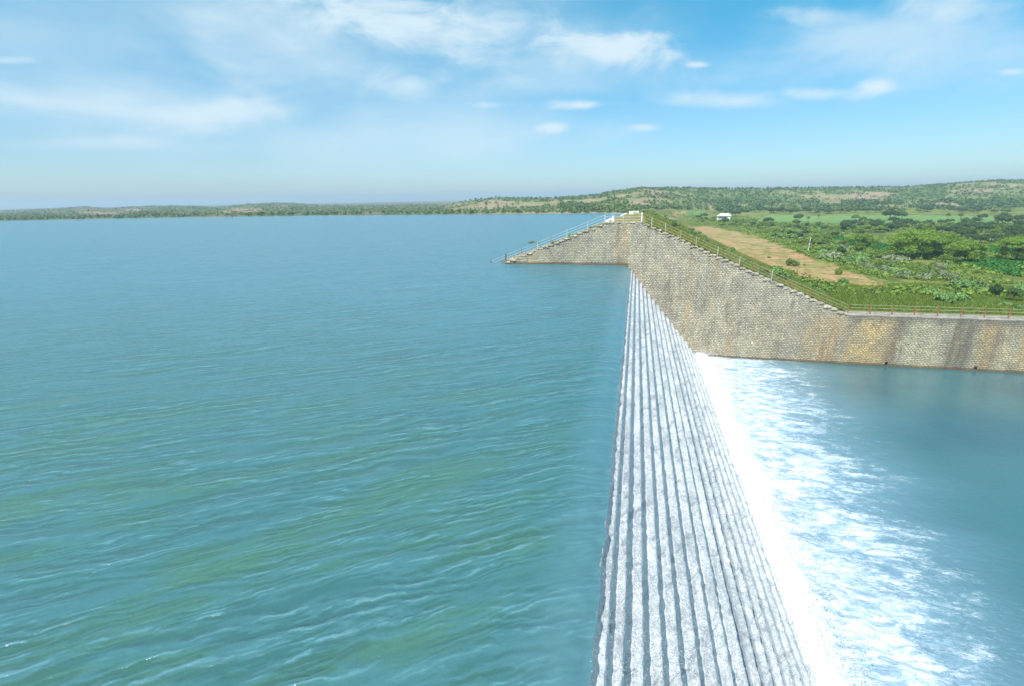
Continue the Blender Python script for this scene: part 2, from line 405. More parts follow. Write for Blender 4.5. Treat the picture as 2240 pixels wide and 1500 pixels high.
xr = t.math('ADD', xr, t.math('MULTIPLY', t.math('SUBTRACT', t.noise(t.comb(t.math('MULTIPLY', X, 3.2), 4., t.math('MULTIPLY', Z, .22)), 1., 4, .7), .5), 2.6))
xr = t.math('ADD', xr, t.math('MULTIPLY', t.math('SUBTRACT', t.noise(p, 3.4, 3, .7), .5), 1.6))
t.put(cr.inputs[0], t.math('DIVIDE', t.math('SUBTRACT', xr, LO), HI-LO))
low_part = t.ramp(Z, -4.5, -8.0)                         # the stains sit on the lower wall
tint = t.mix(low_part, (.5, .49, .46), cr.outputs[0])
st = t.mix(1., st, t.mix(1., tint, (2., 2., 2.), 'MULTIPLY'), 'MULTIPLY')
st = t.mix(t.ramp(str1, .52, .68, 0., .62), st, t.mix(1., st, (.45, .42, .38), 'MULTIPLY'))
st = t.mix(t.ramp(str2, .52, .66, 0., .6), st, t.mix(1., st, (1.15, .86, .55), 'MULTIPLY'))
st = t.mix(t.ramp(blot, .35, .62, .35, 0.), st, (.24, .235, .215))
hole = t.new('ShaderNodeTexVoronoi'); t.put(hole.inputs['Vector'], vec); hole.inputs['Scale'].default_value = 1.35
hm = t.math('MULTIPLY', t.ramp(hole.outputs['Distance'], .16, .08), t.ramp(t.noise(p, .33, 3), .46, .60))
st = t.mix(hm, st, (.07, .06, .05))
mort = t.math('MULTIPLY', br.outputs['Fac'], t.ramp(blot, .2, .8, .9, .55))
st = t.mix(mort, st, (.17, .145, .11))
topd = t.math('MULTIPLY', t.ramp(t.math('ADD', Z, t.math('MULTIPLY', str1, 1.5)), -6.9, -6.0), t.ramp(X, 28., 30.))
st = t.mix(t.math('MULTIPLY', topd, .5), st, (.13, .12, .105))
for zw, xa, xb in ((0., -30., -.75), (ZT, 8., 200.)):        # wet brown line at each water level
    wet = t.math('MULTIPLY', t.ramp(t.math('ADD', Z, t.math('MULTIPLY', blot, .35)), zw+.65, zw+.35), t.math('MULTIPLY', t.math('GREATER_THAN', X, xa), t.math('LESS_THAN', X, xb)))
    if zw == 0.: wet = t.math('MULTIPLY', wet, t.ramp(Z, -.5, -.3))
    st = t.mix(t.math('MULTIPLY', wet, .75), st, (.13, .075, .03))
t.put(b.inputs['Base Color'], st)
hgt = t.math('ADD', t.math('MULTIPLY', t.math('SUBTRACT', 1., br.outputs['Fac']), 1.), t.math('ADD', t.math('MULTIPLY', t.noise(p, 6., 3), .5), t.math('MULTIPLY', bv, .5)))
t.put(b.inputs['Normal'], t.bump(hgt, .9, .09))

def weathered(name, c1, c2, scale=3., rough=.8, bump_=.05):
    m, t, b = mat(name, rough); p = t.pos(); n = t.noise(p, scale, 6, .65)
    t.put(b.inputs['Base Color'], t.mix(t.ramp(n, .35, .65), c1, c2))
    if bump_: t.put(b.inputs['Normal'], t.bump(n, .6, bump_))
    return m
m_cope = weathered('coping_stone', (.22, .19, .14), (.52, .46, .35), 1.8)
m_conc = weathered('path_concrete', (.22, .195, .16), (.40, .36, .30), 1.3, .9, .03)
m_lime = weathered('whitewash', (.62, .60, .54), (.86, .85, .80), 2.5, .8, .02)
m_pipe = weathered('pale_pipe', (.38, .39, .39), (.55, .57, .57), 2., .45, 0)
m_pipe2 = weathered('yellowed_pipe', (.32, .27, .15), (.48, .43, .29), 2., .5, 0)
m_pipe3 = weathered('flaking_post', (.36, .34, .30), (.60, .58, .54), 3., .7, 0)
m_rust = weathered('red_oxide_post', (.24, .085, .05), (.38, .17, .10), 4., .7, 0)
m_rustd = weathered('dark_rusted_post', (.075, .028, .022), (.16, .055, .04), 4., .7, 0)
m_dark = weathered('dark_void', (.01, .01, .01), (.03, .03, .028), 3., .9, 0)
m_rock = weathered('field_rock', (.30, .22, .16), (.48, .38, .29), 2.5)
m_black = weathered('black_shape', (.008, .008, .008), (.03, .028, .026), 5.)

# ------------------------------------------------------------------ stone wall
wall = tag(empty('retaining_wall', (0, WY, 0)), 'long weathered rubble stone wall stained ochre and black, running from the lake to the lower pool', 'wall')
zK = -6.42
TH = 2.3
def wall_top(x):
    if x < -4.05: return 6.0+(x+4.05)*(6.0/15.25)
    if x < .9: return 6.0
    if x < 28.7: return 6.0-(x-.9)*(12.42/27.8)
    return zK
prof = []
x = -21.5
prof.append((x, -3.))
# stepped top on both slopes
steps = []
xx = -20.2
while xx < -4.2:
    w_ = random.uniform(.75, 1.05); z_ = wall_top(min(xx+w_*.5, -4.05)); steps.append((xx, min(xx+w_, -4.05), z_)); xx += w_
steps.append((-4.05, .9, 6.0)); xx = .9
while xx < 28.4:
    w_ = random.uniform(.72, 1.0); x1 = min(xx+w_, 28.7); steps.append((xx, x1, wall_top(x1)+.02)); xx = x1
steps.append((xx, 150., zK))
for a, c, z_ in steps: prof += [(a, z_), (c-.0001, z_)]
prof.append((150., -20.)); 
# the body: front face as vertical quads per step so the top stays stepped
mb = MB()
for a, c, z_ in steps:
    n = max(1, int((c-a)/12)); xs_ = np.linspace(a, c, n+1)
    for i in range(n):
        zb = -20. if xs_[i] > -.6 else -4.
        x0, x1 = xs_[i], xs_[i+1]
        mb.add([(x0, 0, zb), (x1, 0, zb), (x1, 0, z_), (x0, 0, z_), (x0, TH, z_), (x1, TH, z_)], [(0, 1, 2, 3), (3, 2, 5, 4)])
for (a, c, z0), (a2, c2, z1) in zip(steps[:-1], steps[1:]):
    if abs(z0-z1) > 1e-4: mb.add([(c, 0, z0), (c, TH, z0), (c, TH, z1), (c, 0, z1)], [(0, 1, 2, 3)])
mb.add([(-20.2, 0, -4), (-20.2, TH, -4), (-20.2, TH, steps[0][2]), (-20.2, 0, steps[0][2])], [(0, 1, 2, 3)])
mb.add([(-21., TH, -4), (150, TH, -20), (150, TH, zK), (28.7, TH, zK), (.9, TH, 6), (-4.05, TH, 6), (-21, TH, 0)], [(0, 6, 5, 4, 3, 2, 1)])
mb.build('wall_body', m_stone, wall)
def coping(a, c, z, hgt, yy0=-.07, dep=1.0, m=m_cope):
    # irregular slab: subdivided box with jitter
    nx = 4; V = []; Fs = []; z += random.uniform(-.04, .05)
    yb_, yf = yy0+dep, yy0+random.uniform(-.03, .03)
    for i in range(nx+1):
        x_ = a+(c-a)*i/nx
        j = lambda s=.05: random.uniform(-s, s)*1.5
        V += [(x_, yf+j(), z-hgt*.5+j(.02)), (x_, yf+j()+.02, z+hgt*.5+j(.03)), (x_, yb_, z+hgt*.5+j(.03)), (x_, yb_, z-hgt*.5)]
    for i in range(nx):
        k = i*4
        Fs += [(k, k+4, k+5, k+1), (k+1, k+5, k+6, k+2), (k+2, k+6, k+7, k+3), (k+3, k+7, k+4, k)]
    Fs += [(0, 1, 2, 3), (nx*4+3, nx*4+2, nx*4+1, nx*4)]
    q = MB(); q.add(V, Fs); q.build('coping_stone', m, wall)
for a, c, z_ in steps:
    if c-a < 2:
        hh = random.uniform(.10, .19)
        coping(a-.03, c+(.10 if a > 0 else .02), z_+hh*.5+.004, hh, -.05-random.uniform(0, .10), 1.25 if a > 0 else 1.6)
for i in range(5): coping(-4.0+i*.98, -4.0+i*.98+.955, 6.0+.07, .13, -.05, 1.3)
# walkway slab on the lower, level stretch
mb = MB()
for i in range(26):
    x0 = 28.75+i*4.6; mb.box((x0+2.29, 1.12, zK+.075), (4.57, 2.34, .14))
mb.build('walkway', m_conc, wall)
for px in (1937, 2135):
    x_, z_ = on_wall(px, 800); mb = MB(); mb.box((x_, .0, ZT+.42), (.34, .03, .42)); mb.build('drain_hole', m_dark, wall)

# ------------------------------------------------------------------ railings
def rail_run(parent, pts, hs, r, m):
    for h in hs:
        for (a, c) in zip(pts[:-1], pts[1:]):
            q = MB(); q.tube((a[0], a[1], a[2]+h), (c[0], c[1], c[2]+h), r, n=6); q.build('rail', m, parent)
def post(parent, x, y, z, h, wdt, m, name='post'):
    q = MB(); q.box((x, y, z+h/2), (wdt, wdt, h)); q.box((x, y, z+h+.012), (wdt*1.25, wdt*1.25, .03)); q.build(name, m, parent)
ry_ = WY+1.0
def wz(px, py, Y=ry_): return on_wall(px, py, Y)
rl = tag(empty('metal_railing', (-12, ry_, 3)), 'white pipe railing climbing the upstream slope out of the lake and across the wall crest', 'railing')
ups = [(1074, 577, .75), (1107, 577, 1.35), (1141, 558, 1.3), (1176, 542, 1.3), (1205, 524, 1.3), (1240, 512, 1.3), (1286, 495, 1.3), (1323, 488, 1.3)]
P = []
for px, py, h in ups:
    x_, z_ = wz(px, py); P.append((x_, z_))
P = [(x_, (wall_top(x_)+.02 if x_ > -19.5 else -.4)) for x_, _ in P]
zz = []
for i, (x_, z_) in enumerate(P):
    m_ = m_rustd if i < 2 else (m_rust if i in (2, 4) else m_pipe)
    top = max(z_, .0)+(1.35 if i != 0 else .45); 
    post(rl, x_+12, 0, z_-3-.3, top-z_+.3, .09 if i != 1 else .13, m_)
    zz.append((x_+12, 0, (wall_top(x_) if i else -1.0)-3))
zz[0] = (zz[0][0], 0, (P[0][0]+19.3)*.393-3)
rail_run(rl, zz, (.45, .85, 1.25), .024, m_pipe)
x1, _ = wz(1323, 488); x2, _ = wz(1363, 487); x3 = .78
rail_run(rl, [(x1+12, 0, 3.0), (x2+12, 0, 3.0), (x3+12, 0, 3.0)], (.45, .85, 1.25), .028, m_pipe)
post(rl, x2+12, 0, 3.0, 1.35, .09, m_pipe)
q = MB(); q.box((x3+12, 0, 3.72), (.15, .15, 1.45), jit=.012); q.build('corner_post', m_lime, rl)
rl2 = tag(empty('metal_railing', (15, ry_, 0)), 'three-bar railing with yellowed pipes descending beside the stepped coping of the wall', 'railing')
pxs = [1425, 1455, 1488, 1522, 1569, 1617, 1650, 1687, 1732, 1771, 1807, 1855]
ks = 'wwyywwrwrrrr'
prev = [(x3-15+.12, 0, wall_top(x3)+.05)]
for px, k in zip(pxs, ks):
    # find x on the slope whose image column is px
    xs_ = np.linspace(.9, 28.9, 600); zs_ = np.array([wall_top(q_) for q_ in xs_]); pp, _ = project_np(xs_, np.full(600, ry_), zs_)
    x_ = float(xs_[np.argmin(abs(pp-px))]); z_ = wall_top(x_)
    post(rl2, x_-15, 0, z_-.1, 1.45, .08, {'w': m_pipe3, 'y': m_pipe2, 'r': m_rust}[k])
    prev.append((x_-15, 0, z_))
rail_run(rl2, prev, (.40, .82, 1.24), .026, m_pipe2)
rl3 = tag(empty('metal_railing', (40, WY+.75, zK+.15)), 'level railing with red oxide posts along the concrete walkway above the lower pool', 'railing')
prev = [(prev[-1][0]+15-40+.1, 0, 0)]
x_ = 28.85
k = 0
while x_ < 49.5:
    x_ = 28.85+2.62*(k+1); post(rl3, x_-40, 0, 0, 1.32, .10, m_rust); prev.append((x_-40, 0, 0)); k += 1
    if k == 8: break
rail_run(rl3, prev, (.38, .80, 1.22), .026, m_pipe2)
# crumpled wire hung at the end post of the walkway railing
q = MB(); xe = prev[-1][0]; xp = xe-1.0
pts = [(xp+.9, .02, 1.35), (xp+.15, .05, 1.5), (xp, .0, 1.25), (xp+.2, .1, 1.1), (xp+.9, 0, .95), (xp+.1, .05, 1.05), (xp-.1, 0, .7), (xp+.8, .05, .35), (xp+.05, .0, .5), (xp-.1, 0, .15)]
for a, c in zip(pts[:-1], pts[1:]): q.tube(a, c, .022, n=5)
o = q.build('wire_coil', m_pipe, None); o.location = (40, WY+.68, zK+.15)
tag(o, 'crumpled pale wire hooked on the last post of the walkway railing', 'wire')

# ------------------------------------------------------------------ things on the dam crest
def block(name, x, y, z, sx_, sy_, sz_, m, label, cat, rz=0, group=None, cap=False):
    q = MB(); q.box((0, 0, sz_/2), (sx_, sy_, sz_), rz, jit=.03)
    if cap: q.box((0, 0, sz_+.03), (sx_*1.25, sy_*1.25, .07), rz)
    o = q.build(name, m); o.location = (x, y, z); return tag(o, label, cat, group)
x_, y_, z_ = hit(1337, 488, 77.4)
block('boundary_stone', -3.35, 78.0, 5.85, .34, .34, 1.0, m_lime, 'short whitewashed post just behind the wall crest at its lake end', 'post', cap=True)
q = MB()
for i in range(7):
    yy = 79.5+i*1.6; q.box((-4.3+2.5*float(sm(yy, 75, 140)), yy+.75, 5.85+.10), (.5, 1.5, .34), jit=.05)
o = q.build('parapet', m_lime); tag(o, 'low whitewashed parapet along the lake edge of the dam crest', 'parapet')
q = MB()
for i in range(8):
    yy = 104.+i*1.6; q.box((-3.9+2.5*float(sm(yy, 75, 140)), yy+.75, 5.9+.08), (.35, 1.5, .26), jit=.05)
o = q.build('parapet', m_lime); tag(o, 'broken far stretch of whitewashed stones beyond the crest railing', 'parapet')
q = MB(); q.box((0, 0, .35), (.9, 1.5, .9), jit=.05); q.box((.95, .6, .62), (1.1, 1.2, .34), .2, jit=.04)
o = q.build('masonry_pier', m_lime); o.location = (-1.1, 114, 5.8); tag(o, 'bright white masonry pier at the far end of the dam crest', 'pier')

# ------------------------------------------------------------------ spillway
XC, ZC = -.50, -.38
XT_, = (10.1,)
inc = np.diff(np.array([0, .0284, .067, .1155, .168, .22, .282, .345, .410, .475, .542, .610, .678, .745, .810, .872, .934, .993]))
inc = inc/inc.sum()*(XT_-XC)
NS = len(inc)
rise = inc/inc.sum()*(ZC-(ZT-.35))
ex = XC+np.concatenate([[0], np.cumsum(inc)]); ez = ZC-np.concatenate([[0], np.cumsum(rise)])
# masonry core under the water
mb = MB()
Y0, Y1 = -30., WY+.02
for i in range(NS):
    # riser then tread: falls at ex[i] from ez[i] to ez[i+1], runs out to ex[i+1]
    mb.add([(ex[i]-.06, Y0, ez[i]-.12), (ex[i]-.06, Y1, ez[i]-.12), (ex[i]-.06, Y1, ez[i+1]-.12), (ex[i]-.06, Y0, ez[i+1]-.12)], [(0, 1, 2, 3)])
    mb.add([(ex[i]-.06, Y0, ez[i+1]-.12), (ex[i]-.06, Y1, ez[i+1]-.12), (ex[i+1]-.06, Y1, ez[i+1]-.12), (ex[i+1]-.06, Y0, ez[i+1]-.12)], [(0, 1, 2, 3)])
mb.add([(-4, Y0, ZC-.12), (-4, Y1, ZC-.12), (XC-.06, Y1, ZC-.12), (XC-.06, Y0, ZC-.12)], [(0, 1, 2, 3)])
mb.add([(-4, Y0, ZC-.12), (-4, Y0, -20), (12, Y0, -20), (ex[-1], Y0, ez[-1]), (ex[-1], Y0, -13)], [(0, 1, 2, 3, 4)])
spw = tag(mb.build('spillway', weathered('wet_spillway_stone', (.05, .055, .06), (.12, .12, .12), 2., .4)),
          'stepped masonry spillway under sheeting white water between lake and lower pool', 'spillway')
# cascading water: one continuous displaced sheet that follows the steps
cx, cz, ck = [XC-.45, XC], [ZC-.03, ZC], [0., 0.]
for i in range(NS):
    for f in (.12, .3, .5, .7, .88): cx.append(ex[i]+.035*math.sin(f*3.1)); cz.append(ez[i]+(ez[i+1]-ez[i])*f); ck.append(1.)
    cx.append(ex[i]+.05); cz.append(ez[i+1]+.015); ck.append(.8)
    for f in (.22, .38, .54, .70, .84, .95): cx.append(ex[i]+inc[i]*f); cz.append(ez[i+1]+.015*(1-f)); ck.append(0.)
    cx.append(ex[i+1]); cz.append(ez[i+1]-.02); ck.append(.2)
cx = np.array(cx); cz = np.array(cz); ck = np.array(ck)
yv = np.concatenate([np.linspace(-30, 5, 30)[:-1], 5+(np.linspace(0, 1, 900)**1.7)*(WY-5+.05)])
CXX, YV = np.meshgrid(cx, yv); CZZ, _ = np.meshgrid(cz, yv); CK, _ = np.meshgrid(ck, yv)
shd = np.zeros(len(cx))
for i in range(9, NS):                      # shade line painted into the inner corner of the long lower steps
    for j in range(6, 10): shd[2+13*i+j-1] = 1. if j < 9 else .8
pl = np.zeros(len(cx))                      # whitened where sheets fall and land: aerated, also painted to lift the shade
for i in range(0, 9):
    for j in range(1, 9): pl[2+13*i+j-1] = 1.
SHD, _ = np.meshgrid(shd, yv); PL, _ = np.meshgrid(pl, yv)
arc = np.concatenate([[0], np.cumsum(np.hypot(np.diff(cx), np.diff(cz)))]); AR, _ = np.meshgrid(arc, yv)
dep = np.clip(AR/arc[-1], 0, 1)
lump = fbm(AR*5.0, YV*3.2, 101, 4, .6)-.5; lump2 = fbm(AR*1.2, YV*.7, 102, 3)-.5
amp = (.034+.10*dep**1.7)*np.clip(AR/.25, 0, 1)
dz = amp*(lump*1.5+lump2*.7)
CZ2 = CZZ+dz*(1-.55*CK); CX2 = CXX+dz*(.25+.7*CK)+.05*lump*np.clip(AR/.25, 0, 1)
m_fall, t, b = mat('falling_water', .25, spec=.5)
p = t.pos(); X, Y_, Z = t.sep(p)
nf = t.noise(t.mapping(p, (1, .7, 1)), 9., 6, .7); nm = t.noise(t.mapping(p, (1, .35, 1)), 1.3, 4, .6); ns = t.noise(p, 26., 3, .8)
nrm = t.new('ShaderNodeNewGeometry').outputs['True Normal']
nz_ = t.sep(nrm)[2]
big_ = t.noise(along(t, p, 62, .35, 1.3), 1., 6, .68, 1.0); hf = t.noise(p, 17., 4, .8)
clear = t.mix(t.ramp(nm, .3, .7), (.40, .45, .485), (.64, .675, .70))
clear = t.mix(t.ramp(hf, .50, .38, 0., .7), clear, (.27, .32, .36))
clear = t.mix(t.ramp(big_, .43, .34, 0., .65), clear, (.17, .21, .25))
riser = t.ramp(nz_, .75, .3)
foam = t.math('ADD', t.math('MULTIPLY', nf, .45), t.math('MULTIPLY', ns, .55))
foam = t.math('MULTIPLY', t.ramp(foam, .49, .56), t.ramp(nm, .3, .65, .45, 1.))
foam = t.math('MULTIPLY', foam, t.ramp(big_, .34, .46, .45, 1.))
foam = t.math('ADD', foam, t.math('MULTIPLY', t.ramp(Z, -7., -13.2), .30), clamp=True)
c_ = t.mix(foam, clear, (.93, .94, .95))
wht = t.ramp(t.noise(t.mapping(p, (1, .55, 1)), .42, 5, .65, .8), .50, .66, 0., .6)
c_ = t.mix(wht, c_, (.90, .92, .94))
vo = t.new('ShaderNodeTexVoronoi'); t.put(vo.inputs['Vector'], p); vo.inputs['Scale'].default_value = 11.
c_ = t.mix(t.math('MULTIPLY', t.ramp(vo.outputs['Distance'], .26, .14), t.ramp(nf, .35, .55)), c_, (.97, .98, .99))
lipc = t.sep(t.new('ShaderNodeVertexColor', layer_name='lip').outputs[0])[0]
c_ = t.mix(t.math('MULTIPLY', riser, t.ramp(t.math('ADD', t.math('MULTIPLY', ns, .5), t.math('MULTIPLY', hf, .5)), .44, .56, .05, .9)), c_, (.90, .90, .88))  # steep faces whitened: aerated film, also lifting their shade
plg = t.sep(t.new('ShaderNodeVertexColor', layer_name='lip').outputs[0])[2]
c_ = t.mix(t.math('MULTIPLY', plg, t.ramp(hf, .36, .5, .25, .9)), c_, (.95, .94, .91))  # white in the colour lightens the shaded bands of the upper steps
shdv = t.sep(t.new('ShaderNodeVertexColor', layer_name='lip').outputs[0])[1]
c_ = t.mix(t.math('MULTIPLY', t.ramp(t.math('ADD', shdv, t.math('MULTIPLY', t.math('SUBTRACT', nf, .5), .8)), .35, .75), .75), c_, (.28, .33, .37))  # corner shade mixed into the water colour
torn = t.math('MULTIPLY', t.ramp(t.noise(along(t, p, 58, .55, 1.9), 1., 7, .74, .8), .46, .36), t.ramp(hf, .40, .58, .3, .95))   # torn places where the dark stone shows through
c_ = t.mix(t.math('MULTIPLY', torn, .8), c_, (.17, .21, .25))
c_ = t.mix(t.math('MULTIPLY', lipc, .45), c_, (.93, .95, .98))
t.put(b.inputs['Base Color'], c_)
t.put(b.inputs['Roughness'], t.math('ADD', .2, t.math('MULTIPLY', foam, .5)))
t.put(b.inputs['Normal'], t.bump(t.math('ADD', nf, t.math('MULTIPLY', ns, .6)), .8, .10))
tr = t.new('ShaderNodeBsdfTranslucent'); t.put(tr.inputs['Color'], c_); ms = t.new('ShaderNodeMixShader'); ms.inputs[0].default_value = .10
t.l.new(b.outputs[0], ms.inputs[1]); t.l.new(tr.outputs[0], ms.inputs[2]); t.l.new(ms.outputs[0], t.n['Material Output'].inputs[0])
fall = mesh_np('falling_water', np.stack([CX2, YV, CZ2], -1).reshape(-1, 3), grid_faces(*CXX.shape), m_fall, {'lip': np.stack([(np.abs(CK-.2) < .01).astype(float).ravel(), SHD.ravel(), PL.ravel()], 1)}, True)
tag(fall, kind='structure')

# ------------------------------------------------------------------ lake
xg = np.concatenate([-np.geomspace(4000, 12, 90), np.linspace(-11.5, -3.2, 30), np.linspace(-3.0, XC, 26)])
yg = np.concatenate([np.linspace(-60, 5, 12)[:-1], 5+(np.linspace(0, 1, 360)**1.5)*(WY-5)])
LX, LY = np.meshgrid(xg, yg); LZ = np.zeros_like(LX)
tt_ = np.clip((LX+2.9)/(XC+2.9), 0, 1)
LZ = -(.38)*tt_**2.6
lipn = (fbm(LX*1.6, LY*2.6, 111, 3)-.5)
LZ += lipn*.10*sm(LX, -2.0, -.6)
LZ[:, -1] = ZC+.02
LX2 = LX.copy(); LX2[:, -1] += .03+.22*(fbm(LY[:, -1]*2.3, LY[:, -1]*0, 112, 4, .7)-.5)
V = np.stack([LX2, LY, LZ], -1).reshape(-1, 3); Fq = grid_faces(*LX.shape)
# beyond the wall: flat sheet to the far shore
k = len(V); V = np.concatenate([V, [(-4000, WY, 0), (-3.2, WY, 0), (4, 420, 0), (-4000, 420, 0)]])
m_lake, t, b = mat('lake_water', .12, spec=.5)
b.inputs['IOR'].default_value = 1.33
p = t.pos(); X, Y_, Z = t.sep(p)
def ridge(t, n, w_=2.): return t.math('SUBTRACT', 1., t.math('ABSOLUTE', t.math('MULTIPLY', t.math('SUBTRACT', n, .5), w_*2)))
def train(lam, deg, warp, seed, sharp=0.):
    v = along(t, p, deg, 1., 1.); a, d, z = t.sep(v)
    wn = t.noise(t.comb(t.math('MULTIPLY', a, .16/lam), t.math('MULTIPLY', d, .30/lam), float(seed)), 1., 4, .55)
    ph = t.math('ADD', t.math('MULTIPLY', d, 6.283/lam), t.math('MULTIPLY', wn, warp))
    sn = t.math('SINE', ph)
    sn = t.math('SUBTRACT', 1., t.math('MULTIPLY', t.math('POWER', t.math('SUBTRACT', .5, t.math('MULTIPLY', sn, .4999)), .7), 2.))   # peaked crests, broad troughs
    am = t.noise(t.comb(t.math('MULTIPLY', a, .10/lam), t.math('MULTIPLY', d, .22/lam), seed+7.), 1., 3, .5)
    return t.math('MULTIPLY', sn, t.ramp(am, .36, .66, .08, 1.))
w1 = train(.70, 35, 26., 1.); w2 = train(.37, 29, 24., 5.); w3 = train(1.6, 32, 22., 9.); w4 = train(.19, 38, 22., 13.); w5 = train(6., 14, 20., 17.)
fine = t.noise(along(t, p, 40, 3.2, 7.5), 1., 3, .6); vfine = t.noise(p, 18., 2, .6)
nearw = t.ramp(X, -.5, -3.2, .10, 1.)
far__ = t.ramp(Y_, 25., 70.)
hsum = t.math('ADD', t.math('MULTIPLY', w1, .026), t.math('MULTIPLY', w2, .013))
hsum = t.math('ADD', hsum, t.math('MULTIPLY', w3, .040))
hsum = t.math('ADD', hsum, t.math('MULTIPLY', w4, .006))
hsum = t.math('ADD', hsum, t.math('MULTIPLY', w5, .05))
hfin = t.math('ADD', hsum, t.math('ADD', t.math('MULTIPLY', fine, .022), t.math('MULTIPLY', vfine, .006)))
t.put(b.inputs['Normal'], t.bump(hfin, nearw, 1.))
patch = t.noise(along(t, p, 34, .14, .50), 1., 4, .6, .4)
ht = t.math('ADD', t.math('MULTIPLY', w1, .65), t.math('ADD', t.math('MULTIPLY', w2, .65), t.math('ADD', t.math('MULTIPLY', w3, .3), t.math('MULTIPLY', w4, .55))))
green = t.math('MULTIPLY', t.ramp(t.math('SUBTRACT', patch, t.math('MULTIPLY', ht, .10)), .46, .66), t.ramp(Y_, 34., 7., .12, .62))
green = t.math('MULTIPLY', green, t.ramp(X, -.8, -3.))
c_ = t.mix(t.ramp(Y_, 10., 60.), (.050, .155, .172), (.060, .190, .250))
# silty water, wave light painted in by height: pale crests, dark troughs
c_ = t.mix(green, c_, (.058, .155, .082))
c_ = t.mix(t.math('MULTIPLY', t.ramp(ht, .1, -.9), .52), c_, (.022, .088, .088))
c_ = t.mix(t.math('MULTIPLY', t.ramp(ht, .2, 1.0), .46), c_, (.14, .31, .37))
spk = t.ramp(t.noise(p, 14., 2, .7), .52, .75, 0., .3)
c_ = t.mix(spk, c_, (.03, .10, .08))
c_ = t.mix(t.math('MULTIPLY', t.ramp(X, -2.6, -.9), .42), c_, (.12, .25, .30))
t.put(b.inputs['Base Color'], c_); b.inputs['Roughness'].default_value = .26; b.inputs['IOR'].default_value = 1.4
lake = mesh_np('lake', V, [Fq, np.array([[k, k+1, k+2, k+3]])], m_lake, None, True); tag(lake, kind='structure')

# ------------------------------------------------------------------ lower pool
xg = np.concatenate([np.linspace(9.2, 24, 120)[:-1], np.linspace(24, 60, 110)[:-1], np.geomspace(60, 260, 20)])
yg = np.concatenate([np.linspace(-60, 12, 14)[:-1], np.linspace(12, WY+.05, 330)])
PX_, PY_ = np.meshgrid(xg, yg)
dfo = PX_-10.0
boil = np.exp(-(dfo/4.5)**2)
PZ_ = ZT+boil*(.95*(fbm(PX_*.7, PY_*.7, 121, 6, .62)-.35))+.12*np.exp(-(dfo/14)**2)*(fbm(PX_*.8, PY_*1.3, 122, 4)-.5)*2
m_pool, t, b = mat('pool_water', .1, spec=.5); b.inputs['IOR'].default_value = 1.33
p = t.pos(); X, Y_, Z = t.sep(p)
# reach of the foam, narrower beside the wall
reach = t.math('ADD', t.math('ADD', 2.2, t.math('MULTIPLY', Y_, .065)), t.math('MULTIPLY', t.noise(t.comb(0., Y_, 0.), .11, 4), 5.))
d_ = t.math('DIVIDE', t.math('SUBTRACT', X, 10.2), reach)
sv1 = t.mapping(p, (.55, 1.25, 1), (0, 0, R(-6)))
f1 = t.noise(sv1, .55, 6, .68, .5); f2 = t.noise(sv1, 2.4, 5, .75, .8); f3 = t.noise(sv1, 8., 3, .7, .5)
fs = t.math('ADD', t.math('MULTIPLY', f1, .45), t.math('ADD', t.math('MULTIPLY', f2, .35), t.math('MULTIPLY', f3, .20)))
thr = t.ramp(d_, -.2, 2.3, .33, .63)
fm_ = t.ramp(t.math('SUBTRACT', fs, thr), -.05, .13)
fm_ = t.math('MULTIPLY', fm_, t.ramp(d_, 3.0, .7, .0, 1.))
milky = t.ramp(d_, 2.4, .3, 0., .85)
wat = t.mix(milky, t.mix(t.ramp(t.noise(p, .06, 3), .35, .65), (.036, .112, .140), (.050, .145, .165)), (.20, .34, .44))
fcol_ = t.mix(t.ramp(t.noise(sv1, 1.1, 6, .75, .8), .38, .62), (.24, .37, .49), (.72, .77, .82))
fcol_ = t.mix(t.ramp(d_, -.05, .30), (.78, .81, .83), fcol_)
t.put(b.inputs['Base Color'], t.mix(fm_, wat, fcol_))
b.inputs['IOR'].default_value = 1.6
t.put(b.inputs['Roughness'], t.math('ADD', .06, t.math('MULTIPLY', fm_, .6)))
hb_ = t.math('ADD', t.math('MULTIPLY', t.noise(t.mapping(p, (.8, 1.5, 1)), 2.6, 4, .6), t.ramp(Y_, 72., 45., .018, .07)), t.math('MULTIPLY', fs, t.ramp(d_, 1.8, .2, .0, .22)))
t.put(b.inputs['Normal'], t.bump(hb_, 1., 1.))
pool = mesh_np('pool', np.stack([PX_, PY_, PZ_], -1).reshape(-1, 3), grid_faces(*PX_.shape), m_pool, None, True); tag(pool, kind='structure')

# foam piled where the cascade meets the pool
m_foam, t, b = mat('foam', .7, (.93, .95, .97), .2)
p = t.pos(); n = t.noise(p, 3., 6, .7)
t.put(b.inputs['Base Color'], t.mix(t.ramp(n, .3, .6), (.66, .71, .76), (.86, .88, .89))); t.put(b.inputs['Normal'], t.bump(n, .5, .15))
b.inputs['Subsurface Weight'].default_value = 0.
av = np.linspace(0, 1, 26); yv2 = np.concatenate([np.linspace(-30, 12, 20)[:-1], np.linspace(12, WY-.02, 420)])
A, Q = np.meshgrid(av, yv2)
wv_ = 2.1+1.3*fbm(Q*.25, Q*0, 131, 3); 
FX = 9.25+A*wv_-.35*(fbm(A*0+3, Q*.8, 132, 3))
FZ = ZT-.12+(np.sin(np.pi*np.clip(A*1.05, 0, 1))**.6)*(.55+.7*fbm(Q*.5+A*2, A*4, 133, 3))*(1-.35*A)+.32*(fbm(FX*2.2, Q*2.2, 134, 5, .65)-.5)
FX += .25*(fbm(FX*1.7, Q*1.7, 135, 4)-.5)
foamo = mesh_np('foam', np.stack([FX, Q, FZ], -1).reshape(-1, 3), grid_faces(*FX.shape), m_foam, None, True)
tag(foamo, 'boiling white foam along the foot of the stepped cascade', 'foam', kind='stuff')
